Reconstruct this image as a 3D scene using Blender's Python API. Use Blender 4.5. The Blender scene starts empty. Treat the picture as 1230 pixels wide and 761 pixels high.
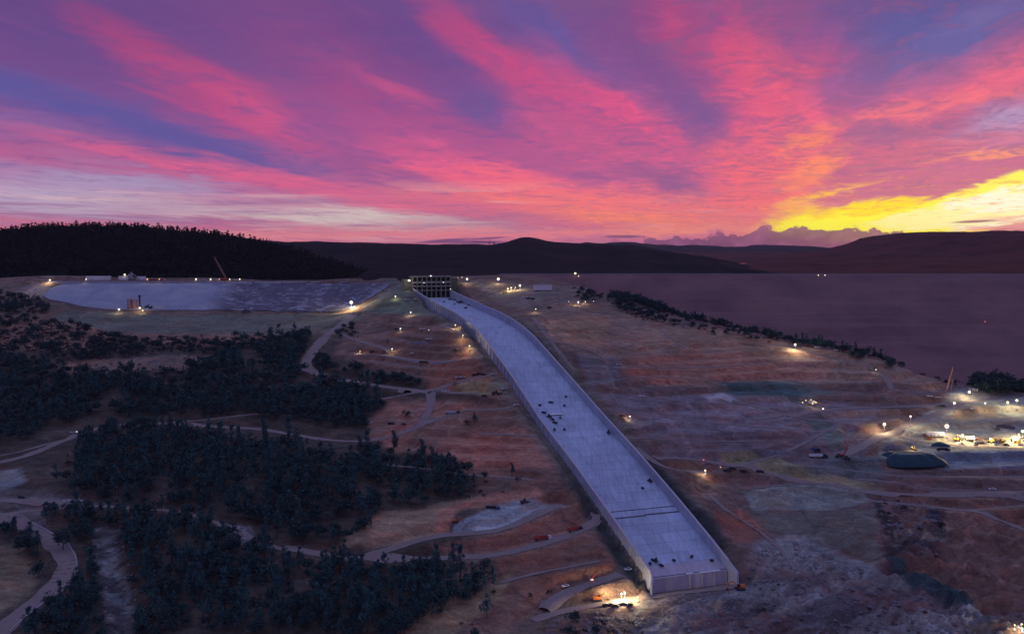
import bpy, math, random
import numpy as np
R = random.Random(7)
NR = np.random.RandomState(11)
sc = bpy.context.scene
col = sc.collection

# ------------------------------------------------------------------ camera
FPX, PW, PH, HOR = 1140.0, 1230.0, 761.0, 298.0
PITCH = -math.atan((PH/2-HOR)/FPX)
cam_data = bpy.data.cameras.new('camera')
cam = bpy.data.objects.new('camera', cam_data); col.objects.link(cam)
cam_data.sensor_width = 36.0; cam_data.lens = 36.0*FPX/PW
cam_data.clip_start = 1.0; cam_data.clip_end = 40000.0
cam.location = (0, 0, 0); cam.rotation_euler = (math.pi/2+PITCH, 0, 0)
sc.camera = cam
sc.view_settings.view_transform = 'Standard'; sc.view_settings.look = 'None'
sc.view_settings.exposure = 0.0; sc.view_settings.gamma = 1.0
sc.render.engine = 'CYCLES'
sc.cycles.use_denoising = True
sc.cycles.max_bounces = 4; sc.cycles.diffuse_bounces = 2; sc.cycles.glossy_bounces = 2
sc.cycles.volume_bounces = 0; sc.cycles.transparent_max_bounces = 8
sc.cycles.use_light_tree = True

def lin(r, g, b):
    def f(c):
        c /= 255.0
        return c/12.92 if c <= .04045 else ((c+.055)/1.055)**2.4
    return (f(r), f(g), f(b), 1.0)

FW = np.array([0, math.cos(PITCH), math.sin(PITCH)])
UPV = np.array([0, -math.sin(PITCH), math.cos(PITCH)])
def ray(u, v):
    return FW + np.array([1., 0, 0])*(u-PW/2)/FPX - UPV*(v-PH/2)/FPX
def proj(x, y, z):
    d = y*FW[1]+z*FW[2]
    d = np.where(np.abs(d) < 1e-3, 1e-3, d)
    return PW/2+FPX*x/d, PH/2-FPX*(y*UPV[1]+z*UPV[2])/d
def at_y(u, v, y):
    r = ray(u, v); return r*(y/r[1])
def azel(u, v):
    r = ray(u, v); r = r/np.linalg.norm(r)
    return math.degrees(math.atan2(r[0], r[1])), math.degrees(math.asin(r[2]))

# ------------------------------------------------------------------ world: dawn sky with lit cloud sheet
SUN_AZ, SUN_EL = 25.5, 3.0
world = bpy.data.worlds.new("World"); sc.world = world; world.use_nodes = True
nt = world.node_tree; nt.nodes.clear()
class G:
    """small node-graph helper"""
    def __init__(s, nt): s.nt = nt
    def n(s, t, **k):
        o = s.nt.nodes.new(t)
        for a, b in k.items(): setattr(o, a, b)
        return o
    def put(s, sock, v):
        if hasattr(v, 'node') or isinstance(v, bpy.types.NodeSocket): s.nt.links.new(v, sock)
        else: sock.default_value = v
    def m(s, op, a, b=0.0, c=0.0, clamp=False):
        o = s.n('ShaderNodeMath', operation=op, use_clamp=clamp)
        for i, v in enumerate((a, b, c)): s.put(o.inputs[i], v)
        return o.outputs[0]
    def vm(s, op, a, b=(0, 0, 0)):
        o = s.n('ShaderNodeVectorMath', operation=op)
        s.put(o.inputs[0], a)
        if op == 'SCALE': s.put(o.inputs['Scale'], b)
        else: s.put(o.inputs[1], b)
        return o.outputs[0]
    def mix(s, f, a, b, mode='MIX'):
        o = s.n('ShaderNodeMix', data_type='RGBA', blend_type=mode)
        s.put(o.inputs[0], f); s.put(o.inputs[6], a); s.put(o.inputs[7], b)
        return o.outputs[2]
    def noise(s, vec, scale, detail=4.0, rough=.55, dist=0.0, out=0):
        o = s.n('ShaderNodeTexNoise'); s.put(o.inputs['Vector'], vec)
        o.inputs['Scale'].default_value = scale; o.inputs['Detail'].default_value = detail
        o.inputs['Roughness'].default_value = rough; o.inputs['Distortion'].default_value = dist
        return o.outputs[out]
    def mr(s, v, a, b, c=0.0, d=1.0, smooth=False):
        o = s.n('ShaderNodeMapRange')
        if smooth: o.interpolation_type = 'SMOOTHSTEP'
        s.put(o.inputs[0], v)
        for i, q in enumerate((a, b, c, d)): s.put(o.inputs[i+1], q)
        return o.outputs[0]
    def mapping(s, vec, loc=(0, 0, 0), rot=(0, 0, 0), scale=(1, 1, 1), kind='POINT'):
        o = s.n('ShaderNodeMapping', vector_type=kind); s.put(o.inputs[0], vec)
        o.inputs['Location'].default_value = loc; o.inputs['Rotation'].default_value = rot; o.inputs['Scale'].default_value = scale
        return o.outputs[0]
    def ramp(s, f, stops):
        o = s.n('ShaderNodeValToRGB'); s.put(o.inputs[0], f); e = o.color_ramp.elements
        while len(e) < len(stops): e.new(.5)
        for i, (p, c) in enumerate(stops): e[i].position = p; e[i].color = c if len(c) == 4 else (*c, 1)
        return o.outputs[0]

g = G(nt)
tc = g.n('ShaderNodeTexCoord').outputs['Generated']
nrm = g.vm('NORMALIZE', tc)
sx = g.n('ShaderNodeSeparateXYZ'); nt.links.new(nrm, sx.inputs[0]); X, Y, Z = sx.outputs
az = g.m('MULTIPLY', g.m('ARCTAN2', X, Y), 180/math.pi)
el = g.m('MULTIPLY', g.m('ARCSINE', Z), 180/math.pi)
# cloud sheet coordinates: streets of cloud run towards azimuth 12.6 degrees
zp = g.m('ADD', g.m('MAXIMUM', Z, 0.0), .045)
cx = g.n('ShaderNodeCombineXYZ'); g.put(cx.inputs[0], g.m('DIVIDE', X, zp)); g.put(cx.inputs[1], g.m('DIVIDE', Y, zp))
plane = g.mapping(cx.outputs[0], rot=(0, 0, math.radians(12.6)))
band = g.mapping(plane, scale=(1.5, .16, 1))
fine = g.mapping(plane, scale=(2.6, 1.0, 1), loc=(3.1, .4, 0))
w1 = g.noise(band, 1.0, 3, .5, 0.4, 1)
w2 = g.noise(fine, 1.1, 5, .6, 0.8, 1)
wv = g.vm('ADD', g.vm('SCALE', g.vm('SUBTRACT', w1, (.5, .5, .5)), 3.6), g.vm('SCALE', g.vm('SUBTRACT', w2, (.5, .5, .5)), 3.4))
damp = g.mr(el, 0.0, 5.0, .30, 1.0)
ae = g.n('ShaderNodeCombineXYZ'); g.put(ae.inputs[0], az); g.put(ae.inputs[1], el)
wv = g.vm('MULTIPLY', g.vm('SCALE', wv, damp), (1.5, .6, 0))
pos = g.vm('ADD', ae.outputs[0], wv)
# base by elevation; goes on above and behind the frame as plain blue twilight
base = g.ramp(g.m('DIVIDE', el, 90.0), [(0.0, lin(196, 110, 142)), (.035, lin(196, 104, 148)), (.075, lin(164, 84, 144)), (.14, lin(128, 76, 144)),
    (.24, lin(112, 104, 168)), (.5, lin(128, 134, 192)), (1.0, lin(140, 150, 205))])
away = g.mr(g.m('ABSOLUTE', g.m('SUBTRACT', az, 15.0)), 45.0, 120.0, 0.0, 1.0, True)
back = g.ramp(g.m('DIVIDE', el, 90.0), [(0.0, lin(98, 88, 132)), (.1, lin(112, 98, 150)), (.24, lin(112, 110, 168)), (.5, lin(128, 134, 192)), (1.0, lin(140, 150, 205))])
cur = g.mix(away, base, back)
def stroke(cur, u, v, rx, ry, ang, rgb, s, sharp=1.0, crisp=False):
    a, e = azel(u, v); k = 180/math.pi/FPX
    mp = g.mapping(pos if not crisp else ae.outputs[0], loc=(a, e, 0), rot=(0, 0, math.radians(-ang)), scale=(rx*k, ry*k, 1), kind='TEXTURE')
    gr = g.n('ShaderNodeTexGradient', gradient_type='SPHERICAL'); g.put(gr.inputs[0], mp)
    f = g.mr(gr.outputs[1], 0.0, .85/sharp, 0.0, s, True)
    return g.mix(f, cur, lin(*rgb))
ST = [  # u, v, rx, ry, angle (down to the right), colour, strength
 (100, 60, 420, 150, 18, (100, 74, 142), .9),
 (330, 20, 300, 90, 10, (108, 72, 142), .7),
 (600, 150, 420, 110, 22, (178, 78, 140), .8),
 (930, 130, 260, 190, 0, (196, 80, 136), .8),
 (460, 180, 360, 60, 14, (178, 78, 142), .7),
 (1140, 150, 240, 110, -14, (190, 86, 140), .7),
 (60, 30, 200, 80, 8, (104, 72, 142), .6),
 (205, 85, 200, 34, 27, (176, 72, 130), .8),
 (270, 110, 240, 40, 22, (184, 72, 132), .85),
 (350, 150, 190, 36, 24, (204, 84, 136), .75),
 (10, 105, 120, 32, 15, (84, 92, 165), .8),
 (130, 140, 330, 36, 17, (84, 84, 158), .95),
 (270, 178, 230, 20, 14, (82, 82, 156), .9),
 (0, 150, 160, 26, 8, (112, 106, 170), .8),
 (60, 172, 200, 12, 8, (158, 92, 150), .6),
 (60, 212, 300, 26, 4, (158, 130, 178), .7),
 (30, 232, 230, 26, 0, (178, 172, 204), .8),
 (180, 195, 260, 16, 12, (196, 92, 142), .7),
 (320, 215, 260, 22, 9, (228, 96, 138), .85),
 (180, 222, 160, 14, 4, (166, 160, 196), .6),
 (280, 248, 300, 16, 1, (200, 160, 178), .7),
 (410, 262, 260, 11, 1, (204, 184, 188), .95),
 (420, 272, 190, 7, 0, (216, 150, 162), .8),
 (130, 262, 300, 6, 2, (146, 98, 146), .7),
 (60, 277, 300, 8, 0, (224, 124, 138), .9),
 (350, 283, 400, 9, 0, (236, 140, 146), .9),
 (410, 168, 140, 34, 30, (98, 78, 150), .7),
 (480, 60, 190, 66, 34, (102, 70, 142), .9),
 (540, 60, 130, 50, 40, (94, 72, 148), .7),
 (420, 110, 140, 40, 20, (160, 70, 136), .7),
 (480, 105, 90, 14, 25, (206, 84, 140), .7),
 (590, 130, 90, 36, 20, (88, 80, 152), .95),
 (480, 205, 160, 22, 10, (112, 76, 146), .7),
 (640, 14, 120, 60, 30, (114, 84, 156), .85),
 (680, 50, 140, 46, 42, (98, 90, 168), .9),
 (560, 30, 180, 24, 30, (180, 74, 138), .7),
 (640, 90, 200, 34, 36, (206, 76, 136), .95),
 (740, 130, 170, 34, 38, (220, 80, 136), .9),
 (690, 165, 130, 40, 25, (196, 84, 140), .7),
 (760, 200, 180, 30, 20, (196, 84, 138), .7),
 (790, 90, 120, 60, 40, (112, 74, 148), .95),
 (840, 140, 80, 50, 55, (104, 76, 148), .9),
 (800, 20, 120, 50, 60, (190, 72, 134), .85),
 (760, 10, 60, 36, 50, (150, 72, 140), .6),
 (800, 222, 110, 28, 12, (120, 78, 142), .9),
 (560, 205, 200, 26, 14, (226, 92, 138), .9),
 (620, 222, 240, 22, 8, (246, 104, 128), .9),
 (660, 240, 260, 18, 4, (252, 126, 118), .9),
 (700, 250, 330, 34, 2, (240, 108, 124), .6),
 (940, 200, 90, 90, -10, (240, 100, 116), .7),
 (900, 245, 160, 30, 0, (236, 112, 116), .7),
 (480, 246, 140, 16, 4, (222, 104, 138), .8),
 (560, 262, 130, 12, 0, (170, 108, 144), .7),
 (770, 262, 200, 15, 4, (250, 132, 108), .95),
 (620, 280, 260, 9, 0, (240, 130, 140), .9),
 (820, 276, 200, 10, 0, (246, 140, 122), .9),
 (890, 60, 60, 120, -14, (216, 78, 132), .9),
 (930, 110, 70, 110, -18, (228, 88, 130), .85),
 (985, 50, 40, 100, -38, (200, 76, 138), .8),
 (870, 20, 30, 60, 20, (150, 76, 146), .6),
 (900, 220, 90, 60, 30, (238, 96, 118), .8),
 (1080, 30, 200, 80, 8, (78, 82, 158), 1.2),
 (1170, 25, 140, 50, 0, (76, 86, 164), 1.1),
 (1160, 60, 110, 50, -20, (86, 92, 168), .9),
 (1060, 100, 120, 40, -10, (98, 84, 158), .8),
 (1200, 10, 90, 30, -20, (110, 98, 168), .8),
 (1200, 62, 170, 22, -22, (196, 92, 146), .8),
 (1190, 96, 180, 28, -20, (232, 96, 136), .9),
 (1100, 134, 190, 14, -8, (240, 110, 130), .9),
 (1210, 150, 90, 34, -16, (168, 150, 200), .9),
 (1060, 165, 110, 18, -8, (148, 88, 142), .8),
 (1120, 180, 200, 20, -8, (206, 96, 134), .8),
 (1200, 186, 140, 7, -4, (252, 150, 110), .8),
 (60, 250, 330, 22, 0, (186, 172, 196), .75), (400, 262, 240, 12, 1, (220, 200, 196), .7), (500, 274, 220, 7, 0, (226, 170, 170), .6),
 (1040, 205, 180, 16, -8, (186, 88, 134), .7),
 (960, 172, 50, 14, -25, (250, 132, 100), .8),
 (965, 205, 60, 22, -25, (252, 140, 96), .8),
 (1120, 228, 160, 20, -8, (180, 92, 136), .7),
 (870, 265, 110, 22, 10, (226, 112, 122), .8),
 (985, 232, 90, 10, -12, (255, 196, 60), .9),
 (960, 250, 60, 12, 0, (255, 190, 70), .85),
]
for t in ST:
    blue = t[5][2] > t[5][0]*1.15 and t[5][0] < 125
    cur = stroke(cur, *t[:6], min(1.0, t[6]*(.78 if blue else .92)), .88)
# cloud structure: fine streaks lighten and darken the sheet, mauve gaps
n1 = g.noise(g.mapping(plane, scale=(3.2, .55, 1), loc=(1.7, 5.2, 0)), 1.0, 6, .6, .6)
n2 = g.noise(g.mapping(plane, scale=(.9, 5.0, 1), loc=(7, 2, 0)), 1.0, 4, .55, .3)
n3 = g.noise(g.mapping(plane, scale=(2.0, 1.3, 1), loc=(2, 9, 0)), 1.6, 7, .62, .9)
ndamp = g.mr(el, 0.3, 5.0, .35, 1.0)
infr = g.m('MULTIPLY', ndamp, g.m('SUBTRACT', 1.0, g.m('MULTIPLY', away, .7)))
cur = g.mix(g.m('MULTIPLY', g.mr(n3, .50, .68, 0, .42, True), infr), cur, lin(104, 76, 146))
n4 = g.noise(g.mapping(plane, scale=(3.4, 2.2, 1), loc=(4, 1, 0)), 1.5, 7, .66, 1.0)
rightw = g.mr(az, -2.0, 9.0, .25, 1.0, True)
cur = g.mix(g.m('MULTIPLY', g.m('MULTIPLY', g.mr(n4, .50, .64, 0, .5, True), infr), rightw), cur, lin(136, 84, 142))
cur = g.mix(g.m('MULTIPLY', g.m('MULTIPLY', g.mr(n4, .50, .36, 0, .28, True), infr), rightw), cur, g.mix(1.0, cur, (1.6, 1.35, 1.1, 1), 'MULTIPLY'))
cur = g.mix(g.m('MULTIPLY', g.mr(n1, .52, .72, 0, .22, True), infr), cur, g.mix(1.0, cur, (1.75, 1.3, 1.15, 1), 'MULTIPLY'))
cur = g.mix(g.m('MULTIPLY', g.mr(n2, .54, .70, 0, .12, True), infr), cur, g.mix(1.0, cur, (1.5, 1.25, 1.2, 1), 'MULTIPLY'))
# thin level bars of pale and mauve low over the left horizon
nb_ = g.noise(g.mapping(ae.outputs[0], scale=(.055, 1.5, 1)), 1.0, 5, .6, .5)
lowm = g.m('MULTIPLY', g.mr(el, 4.5, 2.0, 0, 1, True), g.mr(az, 6.0, -4.0, .25, 1, True))
cur = g.mix(g.m('MULTIPLY', g.mr(nb_, .52, .64, 0, .65, True), lowm), cur, lin(150, 98, 148))
cur = g.mix(g.m('MULTIPLY', g.mr(nb_, .46, .36, 0, .55, True), lowm), cur, lin(226, 188, 192))
# burning gap low over the right-hand hills
for t in [(1080, 264, 175, 27, -3, (255, 226, 40), 1.0, 2.2), (1045, 272, 115, 19, 0, (255, 252, 60), 1.0, 2.4), (1150, 250, 120, 20, -14, (255, 246, 66), 1.0, 2.2), (1245, 226, 140, 28, -18, (255, 246, 96), 1.0, 2.2),
          (1225, 246, 110, 22, -10, (255, 254, 225), 1.0, 2.2), (1140, 262, 100, 11, -6, (255, 253, 170), .9, 1.8), (1220, 272, 75, 5, 0, (226, 150, 160), .8, 1.2), (1240, 262, 80, 5, 2, (236, 170, 170), .7, 1.2)]:
    cur = stroke(cur, *t[:7], sharp=t[7])
# thin dark bars just over the horizon and a cumulus bank beneath the gap
for t in [(535, 289, 46, 3, -4), (588, 286, 30, 1.6, -4), (750, 284, 34, 2.4, 0), (1170, 266, 30, 2, -2), (570, 291, 60, 3, 0)]:
    cur = stroke(cur, *t, (110, 66, 116), .9, 1.3, True)
bn = g.noise(g.mapping(ae.outputs[0], scale=(1, 1.3, 1)), .85, 5, .58, 0)
top = g.m('ADD', g.mr(g.m('ABSOLUTE', g.m('SUBTRACT', az, azel(985, 280)[0])), 1.0, 13.0, 0.62, -.30), g.m('MULTIPLY', g.m('SUBTRACT', bn, .5), 1.9))
bank = g.mr(g.m('SUBTRACT', g.m('ADD', top, .55), el), -.04, .12, 0, 1, True)
bank = g.m('MULTIPLY', bank, g.mr(az, 3.0, 9.0, 0, 1, True)); bank = g.m('MULTIPLY', bank, g.mr(az, 45.0, 70.0, 1, 0, True))
cur = g.mix(g.m('MULTIPLY', bank, .93), cur, g.mix(g.mr(bn, .42, .66), lin(86, 46, 102), lin(132, 74, 128)))
cur = g.mix(g.mr(el, -1.5, -.2, 1, 0, True), cur, lin(110, 66, 116))
dim = g.mr(el, 5.0, 15.0, 1.0, .84, True); dim = g.m('ADD', dim, g.m('MULTIPLY', away, g.m('SUBTRACT', 1.0, dim))); dim = g.m('ADD', dim, g.m('MULTIPLY', g.mr(el, 15.0, 40.0, 0, 1, True), g.m('SUBTRACT', 1.0, dim)))
cd_ = g.n('ShaderNodeCombineColor'); [g.put(cd_.inputs[i], dim) for i in range(3)]
cur = g.mix(1.0, cur, cd_.outputs[0], 'MULTIPLY')
brk = g.m('MULTIPLY', g.mr(n4, .52, .64, 0, .6, True), g.m('MULTIPLY', g.mr(el, 1.2, 2.2, 0, 1, True), g.mr(el, 5.0, 3.5, 0, 1, True))); brk = g.m('MULTIPLY', brk, g.m('MULTIPLY', g.mr(az, 14.0, 18.0, 0, 1, True), g.mr(az, 40.0, 55.0, 1, 0, True)))
cur = g.mix(brk, cur, lin(240, 140, 96))
hs = g.n('ShaderNodeHueSaturation'); hs.inputs['Saturation'].default_value = 1.0; g.put(hs.inputs['Color'], cur); cur = hs.outputs[0]
bg = g.n('ShaderNodeBackground'); g.put(bg.inputs[0], cur); bg.inputs[1].default_value = 1.0
sky = g.n('ShaderNodeTexSky', sky_type='NISHITA', sun_disc=False)
sky.sun_elevation = math.radians(SUN_EL); sky.sun_rotation = math.radians(SUN_AZ)
bg2 = g.n('ShaderNodeBackground'); g.put(bg2.inputs[0], sky.outputs[0]); bg2.inputs[1].default_value = 0.004
ad = g.n('ShaderNodeAddShader'); nt.links.new(bg.outputs[0], ad.inputs[0]); nt.links.new(bg2.outputs[0], ad.inputs[1])
wo = g.n('ShaderNodeOutputWorld'); nt.links.new(ad.outputs[0], wo.inputs[0])
world.cycles.sampling_method = 'MANUAL'; world.cycles.sample_map_resolution = 512

sun = bpy.data.lights.new('sun', 'SUN'); sun.energy = 0.12; sun.angle = math.radians(14); sun.color = (1, .62, .5)
so = bpy.data.objects.new('sun', sun); col.objects.link(so)
so.rotation_euler = (math.radians(90-SUN_EL-4), 0, math.radians(180-SUN_AZ))

# ------------------------------------------------------------------ tagging helpers
def tag(o, label=None, cat=None, group=None, kind=None):
    if label: o['label'] = label
    if cat: o['category'] = cat
    if group: o['group'] = group
    if kind: o['kind'] = kind
    return o
def empty(name, loc, rz=0.0):
    o = bpy.data.objects.new(name, None); col.objects.link(o)
    o.location = loc; o.rotation_euler = (0, 0, rz); o.empty_display_size = 1; return o
def link(name, me, mat=None, parent=None, loc=None):
    o = bpy.data.objects.new(name, me)
    if mat is not None and not me.materials: me.materials.append(mat)
    if parent is not None: o.parent = parent
    if loc is not None: o.location = loc
    col.objects.link(o); return o
def np_mesh(name, V, Fc, smooth=False):
    V = np.asarray(V, np.float32); Fc = np.asarray(Fc, np.int32)
    me = bpy.data.meshes.new(name); k = Fc.shape[1]
    me.vertices.add(len(V)); me.vertices.foreach_set('co', V.ravel())
    me.loops.add(Fc.size); me.loops.foreach_set('vertex_index', Fc.ravel())
    me.polygons.add(len(Fc)); me.polygons.foreach_set('loop_start', np.arange(0, Fc.size, k, dtype=np.int32))
    me.polygons.foreach_set('loop_total', np.full(len(Fc), k, np.int32))
    if smooth: me.polygons.foreach_set('use_smooth', np.ones(len(Fc), bool))
    me.update(); me.validate(); return me
def copy_tree(o, parent=None):
    c = o.copy(); col.objects.link(c); c.parent = parent
    for ch in o.children: copy_tree(ch, c)
    return c
class MB:
    def __init__(s): s.v = []; s.f = []
    def box(s, x0, x1, y0, y1, z0, z1, M=None, taper=0.0):
        b = len(s.v); t = taper
        q = [(x0, y0, z0), (x1, y0, z0), (x1, y1, z0), (x0, y1, z0), (x0+t, y0+t, z1), (x1-t, y0+t, z1), (x1-t, y1-t, z1), (x0+t, y1-t, z1)]
        if M: q = [M(*p) for p in q]
        s.v += q; s.f += [tuple(b+i for i in k) for k in ((3, 2, 1, 0), (4, 5, 6, 7), (0, 1, 5, 4), (1, 2, 6, 5), (2, 3, 7, 6), (3, 0, 4, 7))]; return s
    def tube(s, p, q, r0, r1=None, n=8):
        r1 = r0 if r1 is None else r1
        p = np.array(p, float); q = np.array(q, float); d = q-p; L = np.linalg.norm(d); d /= L
        a = np.cross(d, (0, 0, 1.)) if abs(d[2]) < .95 else np.cross(d, (1., 0, 0)); a /= np.linalg.norm(a); c = np.cross(d, a)
        b = len(s.v)
        for P, r in ((p, r0), (q, r1)):
            for i in range(n):
                t = 2*math.pi*i/n; s.v.append(tuple(P+a*math.cos(t)*r+c*math.sin(t)*r))
        for i in range(n):
            j = (i+1) % n; s.f.append((b+i, b+j, b+n+j, b+n+i))
        s.f.append(tuple(b+i for i in reversed(range(n)))); s.f.append(tuple(b+n+i for i in range(n))); return s
    def ball(s, c, r, n=8, m=5, sz=1.0):
        b = len(s.v)
        for j in range(1, m):
            th = math.pi*j/m
            for i in range(n):
                ph = 2*math.pi*i/n; s.v.append((c[0]+r*math.sin(th)*math.cos(ph), c[1]+r*math.sin(th)*math.sin(ph), c[2]+r*sz*math.cos(th)))
        s.v += [(c[0], c[1], c[2]+r*sz), (c[0], c[1], c[2]-r*sz)]; T = b+n*(m-1); Bm = T+1
        for j in range(m-2):
            for i in range(n):
                k = (i+1) % n; s.f.append((b+j*n+i, b+(j+1)*n+i, b+(j+1)*n+k, b+j*n+k))
        for i in range(n):
            k = (i+1) % n; s.f.append((T, b+i, b+k)); s.f.append((Bm, b+(m-2)*n+k, b+(m-2)*n+i))
        return s
    def mesh(s, name):
        me = bpy.data.meshes.new(name); me.from_pydata([tuple(map(float, p)) for p in s.v], [], s.f); me.update(); return me
    def build(s, name, mat, parent=None): return link(name, s.mesh(name), mat, parent)

# ------------------------------------------------------------------ materials
def new_mat(name):
    m = bpy.data.materials.new(name); m.use_nodes = True; m.node_tree.nodes.clear(); return m, G(m.node_tree)
def finish(m, q, colr, rough=.9, bump=None, bstr=.4, bdist=1.0, metal=0.0, spec=.25):
    p = q.n('ShaderNodeBsdfPrincipled'); q.put(p.inputs['Base Color'], colr); q.put(p.inputs['Roughness'], rough)
    p.inputs['Metallic'].default_value = metal; p.inputs['Specular IOR Level'].default_value = spec
    if bump is not None:
        b = q.n('ShaderNodeBump'); q.put(b.inputs['Height'], bump); b.inputs['Strength'].default_value = bstr; b.inputs['Distance'].default_value = bdist
        q.put(p.inputs['Normal'], b.outputs[0])
    o = q.n('ShaderNodeOutputMaterial'); q.nt.links.new(p.outputs[0], o.inputs[0]); return m
def noisy(name, c, var=.25, scale=.3, rough=.85, bstr=.3, bdist=.3, metal=0.0, rnd=0.0, spec=.25):
    m, q = new_mat(name); co = q.n('ShaderNodeTexCoord').outputs['Object']
    n = q.noise(co, scale, 6, .6)
    f = q.mr(n, .3, .7, 1-var, 1+var)
    if rnd:
        f = q.m('MULTIPLY', f, q.mr(q.n('ShaderNodeObjectInfo').outputs['Random'], 0, 1, 1-rnd, 1+rnd))
    sc_ = q.n('ShaderNodeCombineColor'); [q.put(sc_.inputs[i], f) for i in range(3)]
    return finish(m, q, q.mix(1.0, (*c, 1), sc_.outputs[0], 'MULTIPLY'), rough, n, bstr, bdist, metal, spec)
def emit(name, c, s):
    m, q = new_mat(name); e = q.n('ShaderNodeEmission'); e.inputs[0].default_value = (*c, 1); e.inputs[1].default_value = s
    o = q.n('ShaderNodeOutputMaterial'); q.nt.links.new(e.outputs[0], o.inputs[0]); return m
M = {}
def mat_ground():
    m, q = new_mat('earth'); a = q.n('ShaderNodeAttribute', attribute_name='soil').outputs['Color']
    co = q.n('ShaderNodeTexCoord').outputs['Object']
    n1 = q.noise(co, .018, 6, .62, .6); n2 = q.noise(q.mapping(co, rot=(0, 0, .5), scale=(1, 2.2, 1)), .09, 6, .65, .4); n3 = q.noise(co, .55, 5, .7)
    f = q.m('MULTIPLY', q.mr(n1, .3, .7, .72, 1.3), q.m('MULTIPLY', q.mr(n2, .3, .7, .66, 1.32), q.mr(n3, .3, .7, .72, 1.3)))
    cc = q.n('ShaderNodeCombineColor'); [q.put(cc.inputs[i], f) for i in range(3)]
    c = q.mix(1.0, a, cc.outputs[0], 'MULTIPLY')
    warm = q.mr(q.noise(co, .035, 4, .6, .5), .48, .64, 0, .45, True)
    c = q.mix(warm, c, q.mix(1.0, c, (1.35, .88, .75, 1), 'MULTIPLY'))
    sepz = q.n('ShaderNodeSeparateXYZ'); q.put(sepz.inputs[0], co)
    bench = q.noise(q.mapping(co, scale=(.006, .006, .30)), 1.0, 5, .7)
    c = q.mix(q.mr(bench, .50, .62, 0, .38, True), c, q.mix(1.0, c, (.60, .60, .66, 1), 'MULTIPLY')); c = q.mix(q.mr(bench, .44, .34, 0, .30, True), c, q.mix(1.0, c, (1.35, 1.32, 1.3, 1), 'MULTIPLY'))
    tuft = q.mr(q.noise(co, .16, 6, .75), .58, .66, 0, .55, True)
    c = q.mix(tuft, c, q.mix(1.0, c, (.55, .62, .6, 1), 'MULTIPLY'))
    wp = q.vm('ADD', co, q.vm('SCALE', q.noise(co, .02, 3, .6, 0, 1), 70.0))
    def lines(scale, lo, hi, off):
        v = q.n('ShaderNodeTexVoronoi', feature='DISTANCE_TO_EDGE', voronoi_dimensions='2D'); q.put(v.inputs['Vector'], q.mapping(wp, loc=off)); v.inputs['Scale'].default_value = scale
        return q.mr(v.outputs['Distance'], lo, hi, 1, 0, True)
    msk = q.mr(q.noise(co, .012, 3, .6), .46, .58, 0, 1, True)
    c = q.mix(q.m('MULTIPLY', q.m('MULTIPLY', lines(.016, .018, .040, (0, 0, 0)), msk), .45), c, q.mix(1.0, c, (1.7, 1.65, 1.6, 1), 'MULTIPLY'))
    c = q.mix(q.m('MULTIPLY', lines(.011, .012, .035, (91, 37, 0)), .42), c, q.mix(1.0, c, (.50, .52, .56, 1), 'MULTIPLY'))
    h = q.m('ADD', q.m('MULTIPLY', n2, 3.0), n3)
    return finish(m, q, c, .97, h, .55, 1.2, 0, .1)
M['earth'] = mat_ground()
def mat_road():
    m, q = new_mat('road_dirt'); co = q.n('ShaderNodeTexCoord').outputs['Object']
    n = q.noise(co, .06, 6, .65); n2 = q.noise(co, .7, 4, .7)
    c = q.mix(n, (.22, .175, .155, 1), (.38, .32, .285, 1)); c = q.mix(q.mr(n2, .4, .7, 0, .35), c, (.13, .09, .08, 1))
    return finish(m, q, c, .95, n2, .3, .3, 0, .1)
M['road'] = mat_road()
def mat_leaf(name, a, b):
    m, q = new_mat(name); co = q.n('ShaderNodeTexCoord').outputs['Object']; rd = q.n('ShaderNodeObjectInfo').outputs['Random']
    n = q.noise(co, .45, 3, .6); f = q.m('MULTIPLY', q.mr(n, .3, .7, .0, 1.0), 1.0)
    c = q.mix(f, (*a, 1), (*b, 1)); c = q.mix(q.m('MULTIPLY', rd, .45), c, q.mix(1.0, c, (1.3, 1.0, .95, 1), 'MULTIPLY'))
    return finish(m, q, c, .8, None, spec=.15)
M['oak'] = mat_leaf('oak_leaves', (.008, .028, .032), (.045, .100, .098))
M['pine'] = mat_leaf('pine_needles', (.012, .050, .054), (.075, .190, .185))
M['brush'] = mat_leaf('brush_leaves', (.018, .020, .020), (.050, .046, .042))
M['farwood'] = mat_leaf('far_wood_leaves', (.006, .012, .011), (.018, .024, .020))
M['bark'] = noisy('bark', (.09, .065, .055), .3, 1.0)
def mat_conc(name, c, rnd, streak=.14):
    m, q = new_mat(name); co = q.n('ShaderNodeNewGeometry').outputs['Position']
    n = q.noise(co, .05, 6, .6); n2 = q.noise(q.mapping(co, rot=(0, 0, -.33), scale=(1.0, .06, .2)), .5, 5, .65); n3 = q.noise(co, 1.2, 4, .7)
    f = q.m('MULTIPLY', q.mr(n, .3, .7, .86, 1.12), q.m('MULTIPLY', q.mr(n2, .3, .7, 1-streak, 1+streak), q.mr(n3, .3, .7, .94, 1.06)))
    f = q.m('MULTIPLY', f, q.mr(q.n('ShaderNodeObjectInfo').outputs['Random'], 0, 1, 1-rnd, 1+rnd))
    cc = q.n('ShaderNodeCombineColor'); [q.put(cc.inputs[i], f) for i in range(3)]
    stain = q.mr(q.noise(co, .02, 5, .7, 1.0), .52, .68, 0, .5, True)
    c1 = q.mix(stain, (*c, 1), (c[0]*.80, c[1]*.76, c[2]*.80, 1))
    return finish(m, q, q.mix(1.0, c1, cc.outputs[0], 'MULTIPLY'), .75, n3, .15, .2, 0, .3)
M['slab'] = mat_conc('chute_concrete', (.42, .50, .61), .07, .18)
M['wallc'] = mat_conc('wall_concrete', (.38, .42, .50), .03, .08)
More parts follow.
